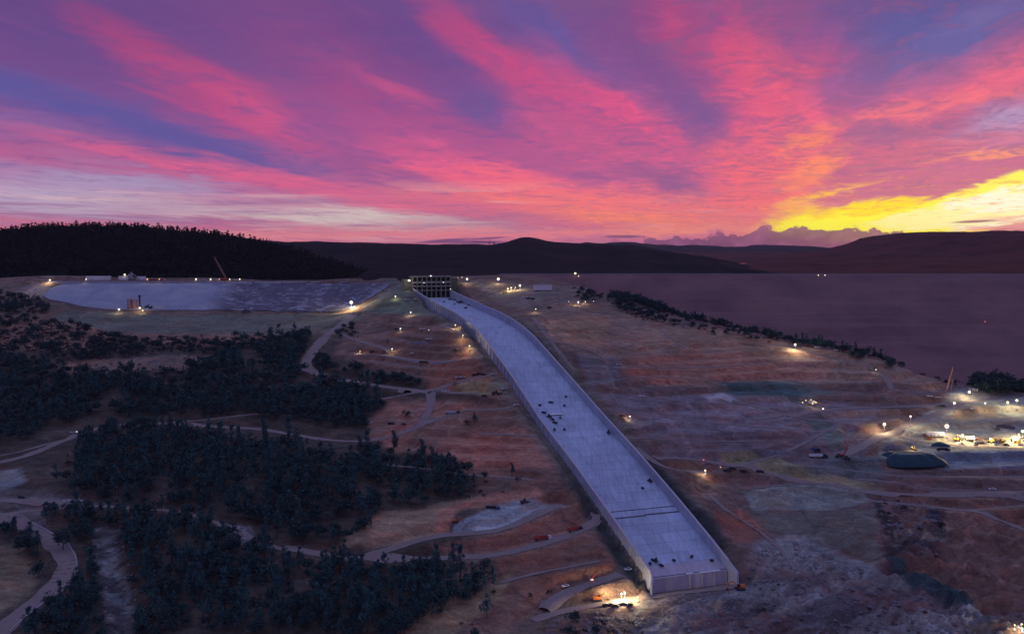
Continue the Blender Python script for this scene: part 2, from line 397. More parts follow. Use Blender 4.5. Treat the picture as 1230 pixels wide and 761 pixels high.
M['joint'] = noisy('dark_joint_concrete', (.10, .10, .12), .2, .2)  # darker base concrete that shows in the slab joints
M['lip'] = mat_conc('lip_concrete', (.46, .43, .48), .05, .1)
M['gatec'] = noisy('aged_gate_concrete', (.24, .25, .20), .25, .15)
M['abut'] = noisy('mossy_abutment_concrete', (.11, .12, .09), .35, .12)
M['blk'] = noisy('black_steel', (.012, .012, .014), .2, 1.0, .5)
M['white'] = noisy('white_paint', (.70, .70, .72), .06, .8, .5, .05, rnd=.05)
M['grey'] = noisy('grey_metal', (.30, .31, .34), .15, .6, .6)
M['bright'] = noisy('bright_white_sheet', (.88, .88, .88), .04, .8, .6)
M['dark'] = noisy('dark_paint', (.030, .032, .045), .15, .8, .45)
M['glass'] = noisy('dark_glass', (.02, .025, .035), .05, .5, .15, spec=.5)
M['tyre'] = noisy('tyre_rubber', (.02, .02, .02), .1, 2, .9)
M['red'] = noisy('red_paint', (.42, .05, .045), .15, .8, .5)
M['orange'] = noisy('orange_paint', (.62, .17, .035), .15, .8, .5)
M['yellow'] = noisy('yellow_paint', (.60, .38, .04), .15, .8, .5)
M['blue'] = noisy('blue_paint', (.04, .08, .28), .15, .8, .5)
M['silo'] = noisy('silo_steel', (.30, .18, .21), .12, .3, .6)
M['rust'] = noisy('tan_boom_paint', (.42, .22, .16), .15, .5, .7)
M['tarp'] = noisy('dark_green_tarp', (.012, .055, .070), .25, .2, .6, .4, .6)
M['rock'] = noisy('boulder_rock', (.15, .14, .15), .35, .4, .9, .7, .6, rnd=.2)
M['bluish_roof'] = noisy('pale_roof_sheet', (.55, .52, .58), .08, .3, .6)
M['rebar'] = noisy('dark_formwork', (.06, .05, .07), .3, .6)
M['lamp_w'] = emit('lamp_warm_white', (1.0, .88, .58), 2.2)
M['lamp_c'] = emit('lamp_white', (1.0, .94, .86), 1.6)
M['lamp_y'] = emit('lamp_yellow', (1.0, .80, .40), 1.9)
M['lamp_r'] = emit('lamp_red', (1.0, .10, .12), 1.3)
M['lamp_o'] = emit('lamp_orange', (1.0, .50, .30), 1.3)

# ------------------------------------------------------------------ numpy value noise
def vnoise(x, y, seed=0):
    rs = np.random.RandomState(seed); T = rs.rand(256, 256)
    xi = np.floor(x).astype(int); yi = np.floor(y).astype(int); fx = x-xi; fy = y-yi
    fx = fx*fx*(3-2*fx); fy = fy*fy*(3-2*fy); a = xi & 255; b = yi & 255; a1 = (a+1) & 255; b1 = (b+1) & 255
    return (T[a, b]*(1-fx)+T[a1, b]*fx)*(1-fy)+(T[a, b1]*(1-fx)+T[a1, b1]*fx)*fy
def fbm(x, y, oct=4, seed=0):
    s = 0; a = .5; t = 0
    for i in range(oct): s = s+a*vnoise(x*2**i+i*17.3, y*2**i+i*9.1, seed+i); t += a; a *= .55
    return s/t

# ------------------------------------------------------------------ chute axis
BL = np.array([101.71, 648.0]); BR = np.array([153.35, 665.43]); CH_D = np.array([-.31978, .94749]); CH_C = np.array([.94749, .31978])
BLr = BR - CH_C*54.5
CS = np.array([-10, 0, 70, 140, 218, 306, 407, 440, 470, 524, 600, 656, 762.]); CZ = np.array([-231.5, -228.5, -205, -183, -161, -134.5, -105, -98, -93, -87, -82, -78.5, -71.7])
_ss = np.linspace(-10, 762, 400); _zz = np.interp(_ss, CS, CZ); _k = np.ones(15)/15
_zp = np.pad(_zz, 7, mode='reflect', reflect_type='odd'); _zs = np.convolve(_zp, _k, 'valid')
def cz(s): return np.interp(s, _ss, _zs)
def offL(s): return np.interp(s, [0, 220, 310, 450, 762], [5.5, 5.0, 2.5, 2.0, 0.0])
def hL(s): return np.interp(s, [0, 220, 310, 450, 600, 700, 762], [5.0, 5.0, 7.0, 9, 9, 10.5, 13])
def hR(s): return np.interp(s, [0, 20, 300, 600, 762], [6.8, 7.6, 7.8, 8.2, 10])
CWID = 54.5
def chp(s, c):     # c measured from the nominal left floor edge
    p = BLr + CH_D*s + CH_C*c; return p[0], p[1]
def sc_of(x, y):
    dx = x-BLr[0]; dy = y-BLr[1]
    return dx*CH_D[0]+dy*CH_D[1], dx*CH_C[0]+dy*CH_C[1]

# ------------------------------------------------------------------ terrain
CP = [ # u, v, Y
 (-250, 335, 1470), (0, 335.2, 1470), (220, 335.2, 1470), (440, 335, 1470), (0, 338.5, 1445), (220, 338.8, 1442), (440, 338.3, 1440), (-250, 350, 1400), (0, 348, 1410), (30, 344, 1425), (55, 338, 1445),
 (60, 362, 1370), (150, 373, 1345), (300, 375, 1342), (400, 376, 1340), (-250, 372, 1310), (0, 375, 1300), (250, 356, 1392), (120, 356, 1392),
 (462, 344, 1430), (440, 366, 1340), (490, 345, 1405), (500, 362, 1310), (470, 378, 1240),
 (-250, 400, 1200), (0, 400, 1205), (150, 400, 1215), (300, 400, 1215), (410, 400, 1195), (480, 395, 1180), (540, 392, 1130),
 (-250, 440, 1050), (0, 440, 1060), (200, 440, 1060), (400, 440, 1040), (520, 440, 1005), (585, 440, 980),
 (-250, 500, 905), (0, 500, 915), (250, 500, 910), (450, 500, 893), (600, 500, 872),
 (-250, 570, 775), (0, 570, 785), (250, 570, 778), (450, 570, 775), (650, 570, 768),
 (-250, 640, 685), (0, 640, 695), (250, 640, 690), (450, 640, 690), (690, 640, 695),
 (-250, 700, 622), (0, 700, 627), (250, 700, 622), (500, 700, 630), (735, 700, 640),
 (-250, 761, 565), (0, 761, 566), (250, 761, 562), (500, 761, 572), (750, 761, 590), (900, 761, 592), (1050, 761, 595), (1230, 761, 600), (1450, 761, 600),
 (-250, 870, 480), (300, 870, 480), (800, 870, 500), (1230, 870, 510), (1450, 870, 510),
 (780, 722, 628), (900, 707, 655), (1050, 700, 665), (1230, 700, 680), (1450, 700, 690),
 (900, 645, 718), (1050, 640, 735), (1230, 640, 755), (1450, 640, 765),
 (830, 590, 775), (950, 590, 797), (1100, 590, 812), (1230, 590, 822), (1450, 590, 830),
 (795, 540, 836), (900, 540, 858), (1050, 540, 878), (1230, 540, 895), (1450, 540, 910),
 (755, 500, 893), (900, 500, 932), (1050, 500, 958), (1230, 500, 972), (1450, 500, 985),
 (712, 460, 960), (850, 460, 1015), (1000, 460, 1045), (1130, 463, 1050), (1230, 467, 1052), (1450, 475, 1055),
 (690, 420, 1040), (800, 420, 1095), (930, 420, 1120), (1040, 426, 1105),
 (650, 385, 1130), (750, 388, 1180), (860, 392, 1190), (950, 410, 1155),
 (610, 358, 1280), (700, 357, 1300), (770, 366, 1290), (560, 343, 1390), (640, 342, 1400), (700, 344, 1390),
 (550, 333.5, 1450), (640, 333.5, 1450), (500, 334, 1450), (550, 332, 1475), (640, 331.5, 1480), (500, 333, 1475)]
P3 = [(*at_y(u, v, y),) for u, v, y in CP]
for s in (0, 60, 120, 180, 240, 300, 360, 420, 480, 540, 600, 660, 720):     # ground beside the chute
    for c, dz in ((-22, float(np.interp(s, [0, 120, 300, 400, 480, 540, 600, 660, 705, 762], [-1, -.5, -1, 2, 7, 4, -2, -1, 9, 15]))), (CWID+18, 3.0)):
        x, y = chp(s, c); P3.append((x, y, float(cz(s))+dz+(2.0 if s < 120 and c > 0 else 0)))
for c in (-20, 10, 45, 75): x, y = chp(-28, c); P3.append((x, y, -238.5))
for u, y, z in [(700, 1450, -60), (860, 1300, -118), (1000, 1230, -152), (1130, 1170, -178), (1230, 1130, -185), (1450, 1110, -190), (1450, 1300, -190), (1000, 1400, -150), (780, 1440, -90)]:
    x = (u-615)/FPX*y; P3.append((x, y, z))
P3 = np.array(P3)
def tps_fit(P, lam=.002):
    p = P[:, :2]/300.0; n = len(p); d2 = ((p[:, None]-p[None])**2).sum(-1)
    K = np.where(d2 > 0, .5*d2*np.log(np.maximum(d2, 1e-12)), 0)+lam*np.eye(n)
    Q = np.hstack([np.ones((n, 1)), p]); A = np.block([[K, Q], [Q.T, np.zeros((3, 3))]])
    return np.linalg.solve(A, np.concatenate([P[:, 2], np.zeros(3)])), p
TW, TP = tps_fit(P3)
def tps(x, y):
    sh = x.shape; q = np.stack([x.ravel(), y.ravel()], 1)/300.0; out = np.empty(len(q))
    for i in range(0, len(q), 20000):
        b = q[i:i+20000]; d2 = ((b[:, None]-TP[None])**2).sum(-1)
        out[i:i+20000] = np.where(d2 > 0, .5*d2*np.log(np.maximum(d2, 1e-12)), 0)@TW[:-3]+TW[-3]+b@TW[-2:]
    return out.reshape(sh)
def sst(a, b, x): t = np.clip((x-a)/(b-a), 0, 1); return t*t*(3-2*t)
def bumps(z, x, y):
    for bx, by, r, h in BUMPS:
        d = np.hypot(x-bx, y-by)/r; z = z+h*np.exp(-d*d*2)
    return z
BUMPS = []
def height_raw(x, y):
    xc = np.clip(x, -820, 900); yc = np.clip(y, 440, 1478)
    z = tps(xc, yc)
    far = np.clip(np.maximum(np.abs(x-xc), np.abs(y-yc))/500, 0, 1)
    z = z + (fbm(x/160+3, y/160, 4, 5)-.5)*9*sst(0, .3, sst(1460, 1380, y))*(.35+far*3)
    s, c = sc_of(x, y)
    # small relief; rocky at lower right
    u, v = proj(x, y, z)
    rock = sst(740, 840, u)*sst(640, 700, v)*sst(-12, -40, s) + .8*sst(940, 1000, u)*sst(625, 690, v)
    rock = np.clip(rock, 0, 1)
    rx = x*.80+y*.6; ry = -x*.6+y*.80
    rid = 1-np.abs(2*fbm(rx/46, ry/17, 5, 21)-1)
    z = z + rock*((rid-.75)*15)
    quarry = sst(1040, 1075, u)*sst(585, 620, v)*sst(800, 720, v)
    z = z + quarry*((1-np.abs(2*fbm(x/30, y/22, 4, 31)-1)-.75)*20)
    z = z + (fbm(x/22, y/22, 4, 9)-.5)*2.6*(1-.6*np.clip(rock, 0, 1))*sst(1420, 1330, y)
    wood = sst(600, 420, u)*sst(430, 520, v)
    z = z + wood*(fbm(x/45, y/45, 3, 44)-.5)*9
    # terraces on the open ground at the right
    tr = sst(700, 780, u)*sst(400, 430, v)*sst(590, 560, v)
    st = 9.0; zf = z/st+.9*fbm(x/120, y/120, 3, 61); fr = zf-np.floor(zf)
    z = z + tr*st*(sst(.70, .95, fr)-fr)*(.25+.7*fbm(x/150+7, y/150, 3, 66))
    tl = sst(470, 500, u)*sst(640, 600, u)*sst(375, 395, v)*sst(620, 560, v); z2 = z/7+.8*fbm(x/90, y/90, 3, 62); f2 = z2-np.floor(z2); z = z+tl*7*(sst(.68, .95, f2)-f2)*.7
    # stream ravine lower left
    ru = 112+(v-625)*.32; rav = np.exp(-((u-ru-8)/26.0)**2)*sst(610, 650, v)
    z = z - rav*7 + rav*(fbm(x/9, y/9, 3, 71)-.5)*6
    # cut for the chute
    zc = cz(s); wl = np.where(s > -6, 1, 0)
    inside = (c > -offL(s)-4.5) & (c < CWID+3.5) & (s > -2) & (s < 800)
    lft = -offL(s)-4.5-c; rgt = c-(CWID+3.5); dist = np.maximum(np.maximum(lft, rgt), 0)
    tgt = zc-3.2 - 4*sst(110, 60, s)*(lft > 0) - 1.0*(rgt > 0)
    tgt = tgt+np.where(lft > 0, sst(655, 700, s)*(hL(s)+2.0), 0)
    t = sst(1.2, np.where(lft > 0, 7.0+13*sst(120, 60, s), 16.0), dist); al = sst(-8, -2, s)*np.where(dist > 0, sst(776, 766, s), sst(820, 790, s))
    z = np.where(dist < 20, (tgt*(1-t)+z*t)*al+z*(1-al), z)
    z = np.where((c > -12) & (c < CWID+10) & (s <= -2) & (s > -26), np.minimum(z, -238.2), z)
    z = np.where((c > -9) & (c < CWID+6) & (s > -6) & (s < 9), np.minimum(z, -239.0), z)
    # forebay and reservoir bed behind the crest
    lake = sst(1481, 1500, y); z = z*(1-lake)+(-78+ (fbm(x/300, y/300, 3, 3)-.5)*8)*lake
    gc = (c > -1) & (c < CWID+1) & (s >= 755); z = np.where(gc, np.minimum(z, -76), z)
    return z
def axis(segs):
    a = [segs[0][0]]
    for lo, hi, st in segs:
        n = max(1, int(round((hi-lo)/st))); a += list(lo+(hi-lo)*(np.arange(1, n+1)/n))
    return np.array(a)
gx = axis([(-13500, -4000, 1500), (-4000, -1400, 260), (-1400, -760, 26), (-760, -300, 4.5), (-300, 380, 2.6), (380, 820, 4.5), (820, 1500, 26), (1500, 4000, 260), (4000, 13500, 1500)])
gy = axis([(-3000, 0, 400), (0, 420, 42), (420, 540, 8), (540, 800, 2.5), (800, 1150, 3.2), (1150, 1500, 3.6), (1500, 1600, 20), (1600, 3000, 200), (3000, 13500, 1200)])
GX, GY = np.meshgrid(gx, gy, indexing='ij')
GZ = height_raw(GX, GY)
def bil(x, y):
    x = np.asarray(x, float); y = np.asarray(y, float)
    i = np.clip(np.searchsorted(gx, x)-1, 0, len(gx)-2); j = np.clip(np.searchsorted(gy, y)-1, 0, len(gy)-2)
    a = (x-gx[i])/(gx[i+1]-gx[i]); b = (y-gy[j])/(gy[j+1]-gy[j])
    return (GZ[i, j]*(1-a)+GZ[i+1, j]*a)*(1-b)+(GZ[i, j+1]*(1-a)+GZ[i+1, j+1]*a)*b
def at(u, v):
    """point of the ground seen at a photograph pixel"""
    r = ray(u, v); t = np.arange(380, 1700, 2.0)/r[1]
    P = r[None]*t[:, None]; h = bil(P[:, 0], P[:, 1]); k = np.argmax(P[:, 2] < h)
    if not (P[:, 2] < h).any(): k = len(t)-1
    a, b = t[max(k-1, 0)], t[k]
    for _ in range(12):
        m_ = (a+b)/2; p = r*m_
        if p[2] < bil(p[0], p[1]): b = m_
        else: a = m_
    p = r*b; return np.array([p[0], p[1], float(bil(p[0], p[1]))])
def under(u, v, h):
    """ground point below a lamp of height h that is seen at pixel (u, v)"""
    p = at(u, v+4)
    for _ in range(6): p = at(u, v+h*FPX/p[1])
    return p

# ---- roads (flatten ground beneath, then lay strips)
ROADS = [ # name, pixels, width
 ('haul_road', [(424, 377), (408, 392), (392, 403), (374, 422), (366, 437), (372, 446), (398, 453), (449, 462), (478, 466), (517, 469)], 11),
 ('haul_road', [(434, 482), (455, 480), (476, 476), (493, 471), (512, 469), (530, 465), (544, 460), (560, 455), (578, 450), (596, 449)], 7),
 ('dirt_track', [(0, 556), (24, 550), (50, 541), (78, 527), (100, 518), (141, 508), (181, 508), (226, 510), (262, 512), (310, 514), (350, 521), (393, 528), (431, 531), (466, 526), (493, 516), (521, 503), (536, 499), (552, 494), (566, 492)], 7),
 ('dirt_track', [(181, 508), (239, 505), (275, 500), (310, 496)], 5),
 ('dirt_track', [(0, 548), (50, 535), (75, 527)], 4),
 ('dirt_track', [(566, 492), (585, 491), (600, 494), (612, 489), (622, 486)], 5),
 ('dirt_track', [(517, 469), (519, 480), (516, 494), (508, 506)], 7),
 ('dirt_track', [(575, 471), (560, 473), (545, 472), (530, 470)], 6),
 ('haul_road', [(340, 655), (365, 661), (395, 667), (440, 673), (480, 672), (522, 669), (560, 668), (598, 667), (628, 659), (655, 651), (680, 643), (700, 636), (714, 628), (718, 618)], 8),
 ('haul_road', [(440, 668), (460, 660), (480, 655), (512, 645), (535, 639), (560, 640), (590, 640), (620, 630), (650, 614), (672, 604)], 8),
 ('dirt_track', [(460, 557), (520, 563), (560, 570), (605, 572), (640, 576)], 4),
 ('haul_road', [(654, 731), (658, 722), (668, 714), (691, 706), (712, 700), (728, 694), (745, 688)], 8),
 ('bench_road', [(640, 745), (660, 735), (690, 730), (712, 727), (735, 722), (765, 717), (793, 714), (830, 710), (862, 706), (890, 703)], 7),
 ('paved_road', [(0, 600), (30, 601), (60, 600), (90, 604), (113, 606)], 8),
 ('paved_road', [(0, 622), (20, 625), (48, 639), (64, 649), (76, 661), (84, 680), (74, 700), (50, 717), (20, 738), (0, 757), (-12, 768)], 12),
 ('dirt_track', [(-10, 619), (20, 614), (50, 611), (80, 609)], 5),
 ('dirt_track', [(113, 606), (160, 610), (210, 612), (250, 622), (290, 640), (320, 655), (345, 660)], 5),
 ('haul_road', [(786, 549), (810, 549), (847, 552), (880, 558), (920, 567), (960, 576), (1000, 584), (1050, 590), (1100, 594), (1165, 595), (1240, 596)], 8),
 ('dirt_track', [(762, 535), (780, 552), (800, 562), (830, 567), (860, 566)], 6),
 ('dirt_track', [(720, 526), (760, 525), (800, 527), (860, 530), (920, 529)], 4),
 ('haul_road', [(905, 503), (940, 499), (988, 492), (1040, 489), (1090, 488), (1131, 485), (1160, 482), (1195, 478), (1240, 472)], 9),
 ('haul_road', [(1010, 547), (1035, 535), (1060, 522), (1092, 510), (1115, 500), (1139, 491), (1152, 486)], 11),
 ('dirt_track', [(790, 393), (802, 403), (815, 413), (824, 420)], 3),
 ('dirt_track', [(905, 410), (930, 413), (957, 417), (975, 424), (1010, 431), (1050, 440)], 5),
 ('dirt_track', [(1052, 444), (1065, 452), (1072, 462), (1070, 470)], 6),
 ('dirt_track', [(1040, 600), (1100, 606), (1160, 612), (1200, 622), (1240, 640)], 5),
 ('crest_road', [(22, 352), (34, 343), (50, 337), (70, 336.6), (150, 336.8), (250, 337), (350, 336.5), (440, 336), (490, 336)], 9),
 ('access_road', [(470, 420), (440, 412), (418, 405), (404, 398)], 5),
 ('dirt_track', [(420, 424), (450, 425), (480, 428), (505, 433), (530, 434), (560, 430), (580, 428)], 5),
 ('access_road', [(380, 377.5), (402, 377.5), (430, 374), (450, 371), (470, 367)], 8),
 ('dirt_track', [(640, 366), (680, 360), (712, 356), (740, 352)], 6),
 ('dirt_track', [(700, 437), (743, 439), (800, 442), (860, 440), (920, 436)], 4),
 ('dirt_track', [(1030, 574), (1080, 580), (1130, 588), (1180, 589), (1240, 590)], 3),
 ('dirt_track', [(905, 586), (930, 582), (975, 579), (1010, 580)], 3),
 ('dirt_track', [(880, 478), (900, 486), (925, 494), (960, 503), (1010, 507)], 4),
 ('dirt_track', [(960, 556), (1010, 563), (1050, 568), (1100, 572), (1240, 572)], 4),
 ('dirt_track', [(640, 392), (670, 398), (700, 402), (740, 403)], 3),
 ('dirt_track', [(1148, 612), (1180, 612), (1215, 608), (1240, 606)], 3),
 ('dirt_track', [(470, 388), (490, 392), (520, 390), (545, 394), (560, 404)], 4),
 ('dirt_track', [(440, 433), (470, 436), (500, 441), (530, 443), (560, 440)], 4),
 ('dirt_track', [(575, 520), (600, 522), (625, 520), (645, 524)], 4),
 ('dirt_track', [(600, 700), (630, 690), (660, 684), (690, 680), (720, 672)], 3),
 ('dirt_track', [(640, 380), (655, 400), (670, 420), (690, 445)], 4),
 ('dirt_track', [(700, 470), (760, 475), (830, 482), (900, 486)], 4),
 ('dirt_track', [(730, 490), (790, 500), (860, 508), (940, 514), (1020, 520)], 5),
 ('dirt_track', [(880, 560), (930, 548), (970, 530), (1000, 512)], 4),
 ('dirt_track', [(850, 590), (870, 612), (900, 628), (935, 655), (960, 690)], 3),
 ('dirt_track', [(1070, 520), (1100, 530), (1130, 532), (1180, 536), (1240, 538)], 7),
 ('dirt_track', [(690, 462), (740, 455), (790, 452), (840, 455)], 4),
]
roadw = []
def smooth_line(P, step):
    P = np.array(P); d = np.r_[0, np.cumsum(np.hypot(*np.diff(P[:, :2], axis=0).T))]; n = max(4, int(d[-1]/step))
    t = np.linspace(0, d[-1], n); Q = np.stack([np.interp(t, d, P[:, k]) for k in range(3)], 1)
    k = max(1, min(int(14/step), (n-1)//2))
    for _ in range(2):
        pad = np.pad(Q, ((k, k), (0, 0)), mode='reflect', reflect_type='odd'); Q = np.stack([np.convolve(pad[:, i], np.ones(2*k+1)/(2*k+1), 'valid') for i in range(3)], 1)
    return Q
for name, px, w in ROADS:
    Q = smooth_line([at(u, v) for u, v in px], 3.0)
    z = Q[:, 2]; k = 6; z = np.convolve(np.pad(z, k, mode='edge'), np.ones(2*k+1)/(2*k+1), 'valid')[:len(z)]; Q[:, 2] = z
    roadw.append((name, Q, w*(1.22 if Q[:, 0].mean() < 60 else 1.08)))
for name, Q, w in roadw:      # bed the roads into the ground sheet
    x0, x1, y0, y1 = Q[:, 0].min()-w-14, Q[:, 0].max()+w+14, Q[:, 1].min()-w-14, Q[:, 1].max()+w+14
    i0, i1 = np.searchsorted(gx, [x0, x1]); j0, j1 = np.searchsorted(gy, [y0, y1])
    sx_ = GX[i0:i1, j0:j1]; sy_ = GY[i0:i1, j0:j1]; best = np.full(sx_.shape, 1e9); zt = np.zeros(sx_.shape)
    for p in Q[::2]:
        d = np.hypot(sx_-p[0], sy_-p[1]); m_ = d < best; best[m_] = d[m_]; zt[m_] = p[2]
    s_, c_ = sc_of(sx_, sy_); guard = ((c_ > -offL(s_)-12) & (c_ < CWID+10) & (s_ > -30))
    t = np.where(guard, 1.0, sst(w*.5+3, w*.5+11, best)); GZ[i0:i1, j0:j1] = GZ[i0:i1, j0:j1]*t+(zt-.5)*(1-t)

# ---- soil colours
def poly_mask(px, soft, U, V):
    P = np.array(px, float); n = len(P); ins = np.zeros(U.shape, bool); dm = np.full(U.shape, 1e9)
    for i in range(n):
        x0, y0 = P[i]; x1, y1 = P[(i+1) % n]
        c = ((y0 > V) != (y1 > V)) & (U < (x1-x0)*(V-y0)/(y1-y0+1e-9)+x0); ins ^= c
        dx, dy = x1-x0, y1-y0; t = np.clip(((U-x0)*dx+(V-y0)*dy)/(dx*dx+dy*dy+1e-9), 0, 1); dm = np.minimum(dm, np.hypot(U-x0-t*dx, V-y0-t*dy))
    sd = np.where(ins, dm, -dm); return sst(-soft, soft, sd)
# regions are traced on the ground: image outline -> world polygon -> vertex mask
vis = (GX > -860) & (GX < 960) & (GY > 430) & (GY < 1500)
XX = GX[vis]; YY = GY[vis]
CU, CV = proj(XX, YY, tps(np.clip(XX, -820, 900), np.clip(YY, 440, 1450)))
wob = (fbm(XX/14, YY/14, 4, 81)-.5); wob2 = (fbm(XX/14+50, YY/14, 4, 91)-.5)
CU = CU+wob*9; CV = CV+wob2*5
soil = np.zeros((len(XX), 3)); soil[:] = (.155, .088, .070)
rt = sst(690, 760, CU)[:, None]; soil = soil*(1-rt)+np.array((.150, .085, .078))*rt
REG = [
 ((.075, .050, .042), 8, [(-60, 376), (130, 400), (380, 402), (600, 470), (560, 640), (470, 770), (-60, 770)]),
 ((.120, .105, .088), 2, [(85, 372), (200, 378), (370, 377), (440, 374), (436, 388), (400, 397), (360, 404), (205, 405), (110, 398), (60, 386)]),
 ((.235, .110, .080), 3, [(0, 378), (90, 388), (140, 400), (120, 420), (0, 420)]),
 ((.225, .105, .075), 3, [(150, 400), (330, 402), (340, 410), (230, 415), (150, 412)]),
 ((.245, .115, .080), 3, [(50, 440), (120, 432), (235, 432), (230, 440), (120, 450), (60, 452)]),
 ((.190, .105, .082), 3, [(85, 448), (230, 445), (260, 432), (250, 425), (140, 430)]),
 ((.110, .120, .085), 2, [(440, 374), (466, 356), (488, 338), (500, 342), (514, 360), (528, 374), (500, 378)]),
 ((.170, .150, .120), 1.5, [(428, 374), (470, 346), (488, 337), (490, 341), (462, 358), (444, 374)]),
 ((.175, .088, .070), 5, [(455, 378), (545, 384), (570, 410), (610, 465), (560, 470), (500, 455), (440, 440), (400, 425), (420, 395)]),
 ((.300, .110, .070), 5, [(510, 440), (560, 420), (600, 440), (622, 478), (560, 470), (515, 465)]),
 ((.260, .170, .080), 3, [(545, 462), (600, 450), (612, 468), (560, 471)]),
 ((.250, .110, .080), 5, [(440, 508), (470, 480), (620, 478), (650, 520), (580, 545), (470, 540), (445, 525)]),
 ((.330, .115, .075), 7, [(530, 525), (640, 508), (670, 560), (600, 572), (540, 560)]),
 ((.190, .085, .065), 6, [(600, 560), (680, 560), (760, 690), (700, 700), (600, 761), (560, 761), (590, 700), (610, 650), (640, 620)]),
 ((.290, .160, .100), 4, [(400, 660), (455, 618), (500, 612), (560, 598), (640, 588), (650, 598), (545, 614), (535, 640), (440, 655)]),
 ((.350, .125, .080), 3, [(528, 612), (600, 590), (650, 588), (650, 598), (550, 612), (535, 640), (525, 635)]),
 ((.235, .235, .265), 2, [(545, 628), (620, 600), (668, 600), (682, 606), (650, 618), (600, 638), (545, 641)]),
 ((.230, .090, .065), 4, [(600, 645), (680, 618), (715, 612), (700, 635), (640, 655), (540, 662), (520, 658)]),
 ((.260, .150, .085), 4, [(470, 761), (520, 730), (590, 700), (620, 680), (600, 720), (545, 761)]),
 ((.200, .125, .080), 4, [(-20, 655), (22, 655), (45, 690), (40, 715), (-20, 745)]),
 ((.190, .175, .185), 3, [(-20, 565), (25, 568), (30, 580), (10, 590), (-20, 592)]),
 ((.155, .120, .120), 4, [(-20, 590), (60, 592), (130, 605), (60, 612), (50, 632), (-20, 640)]),
 ((.175, .165, .175), 3, [(112, 625), (136, 632), (146, 670), (156, 700), (160, 770), (132, 770), (124, 700), (112, 670)]),
 ((.260, .240, .270), 3, [(265, 630), (300, 632), (312, 655), (280, 650)]),
 # right
 ((.180, .120, .100), 4, [(560, 340), (700, 344), (700, 358), (640, 375), (610, 368)]),
 ((.240, .130, .095), 5, [(640, 372), (690, 362), (740, 372), (830, 395), (980, 412), (1110, 438), (1150, 455), (1120, 468), (1060, 455), (950, 462), (800, 462), (700, 435), (660, 405)]),
 ((.330, .165, .095), 4, [(648, 385), (700, 378), (735, 385), (720, 412), (670, 412)]),
 ((.300, .150, .100), 5, [(760, 395), (850, 392), (950, 410), (900, 425), (770, 415)]),
 ((.310, .130, .090), 5, [(745, 425), (900, 422), (1000, 440), (990, 455), (760, 458)]),
 ((.180, .140, .150), 5, [(690, 425), (745, 430), (745, 460), (710, 462)]),
 ((.120, .115, .110), 4, [(860, 455), (970, 458), (1000, 470), (980, 478), (900, 476), (865, 470)]),
 ((.055, .080, .085), 4, [(868, 458), (930, 456), (975, 468), (960, 478), (880, 474)]),
 ((.185, .130, .150), 5, [(720, 470), (860, 472), (1000, 480), (1060, 490), (1020, 515), (900, 525), (770, 520)]),
 ((.330, .270, .300), 2, [(840, 470), (868, 469), (890, 478), (850, 478)]),
 ((.155, .100, .110), 5, [(780, 520), (1040, 515), (1040, 545), (900, 560), (800, 548)]),
 ((.235, .180, .105), 3, [(862, 543), (900, 540), (960, 555), (1060, 584), (1000, 584), (880, 558)]),
 ((.185, .165, .150), 1.2, [(888, 588), (960, 578), (1035, 584), (1046, 602), (1000, 611), (905, 612)]),
 ((.140, .105, .090), 4, [(905, 614), (1048, 612), (1062, 680), (1000, 655), (940, 640), (900, 628)]),
 ((.240, .090, .065), 4, [(860, 612), (895, 612), (930, 648), (870, 655)]),
 ((.170, .085, .070), 5, [(1052, 592), (1240, 600), (1240, 745), (1160, 735), (1070, 668)]),
 ((.260, .180, .130), 3, [(1070, 640), (1095, 638), (1098, 655), (1075, 658)]),
 ((.250, .180, .130), 3, [(1108, 642), (1140, 638), (1138, 652), (1110, 655)]),
 ((.250, .100, .070), 3, [(1150, 600), (1240, 618), (1240, 632), (1180, 612)]),
 ((.185, .152, .158), 8, [(770, 720), (800, 706), (890, 705), (905, 650), (960, 640), (1060, 685), (1130, 725), (1190, 745), (1190, 775), (740, 775)]),
 ((.200, .160, .180), 5, [(930, 690), (1000, 720), (1060, 740), (1000, 745), (940, 720)]),
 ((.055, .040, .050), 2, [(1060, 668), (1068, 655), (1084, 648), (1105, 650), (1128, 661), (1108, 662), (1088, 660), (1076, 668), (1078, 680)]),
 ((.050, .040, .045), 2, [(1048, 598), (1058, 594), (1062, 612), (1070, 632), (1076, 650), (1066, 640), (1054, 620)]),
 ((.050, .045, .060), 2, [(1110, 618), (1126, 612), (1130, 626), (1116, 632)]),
 ((.035, .060, .075), 2.5, [(1066, 672), (1080, 670), (1100, 688), (1145, 712), (1172, 733), (1150, 733), (1100, 710), (1075, 690)]),  # ditch: its shade and its plants both put into the soil colour
 ((.280, .260, .280), 2.5, [(1118, 735), (1160, 735), (1190, 742), (1150, 750)]),
 ((.230, .200, .180), 5, [(1050, 548), (1070, 520), (1130, 480), (1150, 465), (1240, 465), (1240, 560), (1120, 556)]),
 ((.330, .200, .130), 4, [(1145, 490), (1190, 488), (1200, 500), (1150, 505)]),
 ((.110, .125, .170), 2, [(1112, 548), (1160, 540), (1240, 541), (1240, 563), (1130, 562)]),
 ((.110, .120, .115), 3, [(965, 500), (990, 500), (1012, 520), (1014, 535), (1000, 535)]),
 ((.120, .115, .120), 3, [(1000, 545), (1060, 548), (1060, 580), (1010, 570), (960, 560)]),
 ((.300, .190, .150), 2, [(25, 350), (40, 338), (62, 335), (60, 345), (52, 358), (30, 360)]),
]
for c, soft, poly in REG:
    m_ = poly_mask(poly, soft*.9, CU, CV)[:, None]; soil = soil*(1-m_)+np.array(c)*m_
s_, c_ = sc_of(XX, YY)        # disturbed gravelly verge beside the chute walls
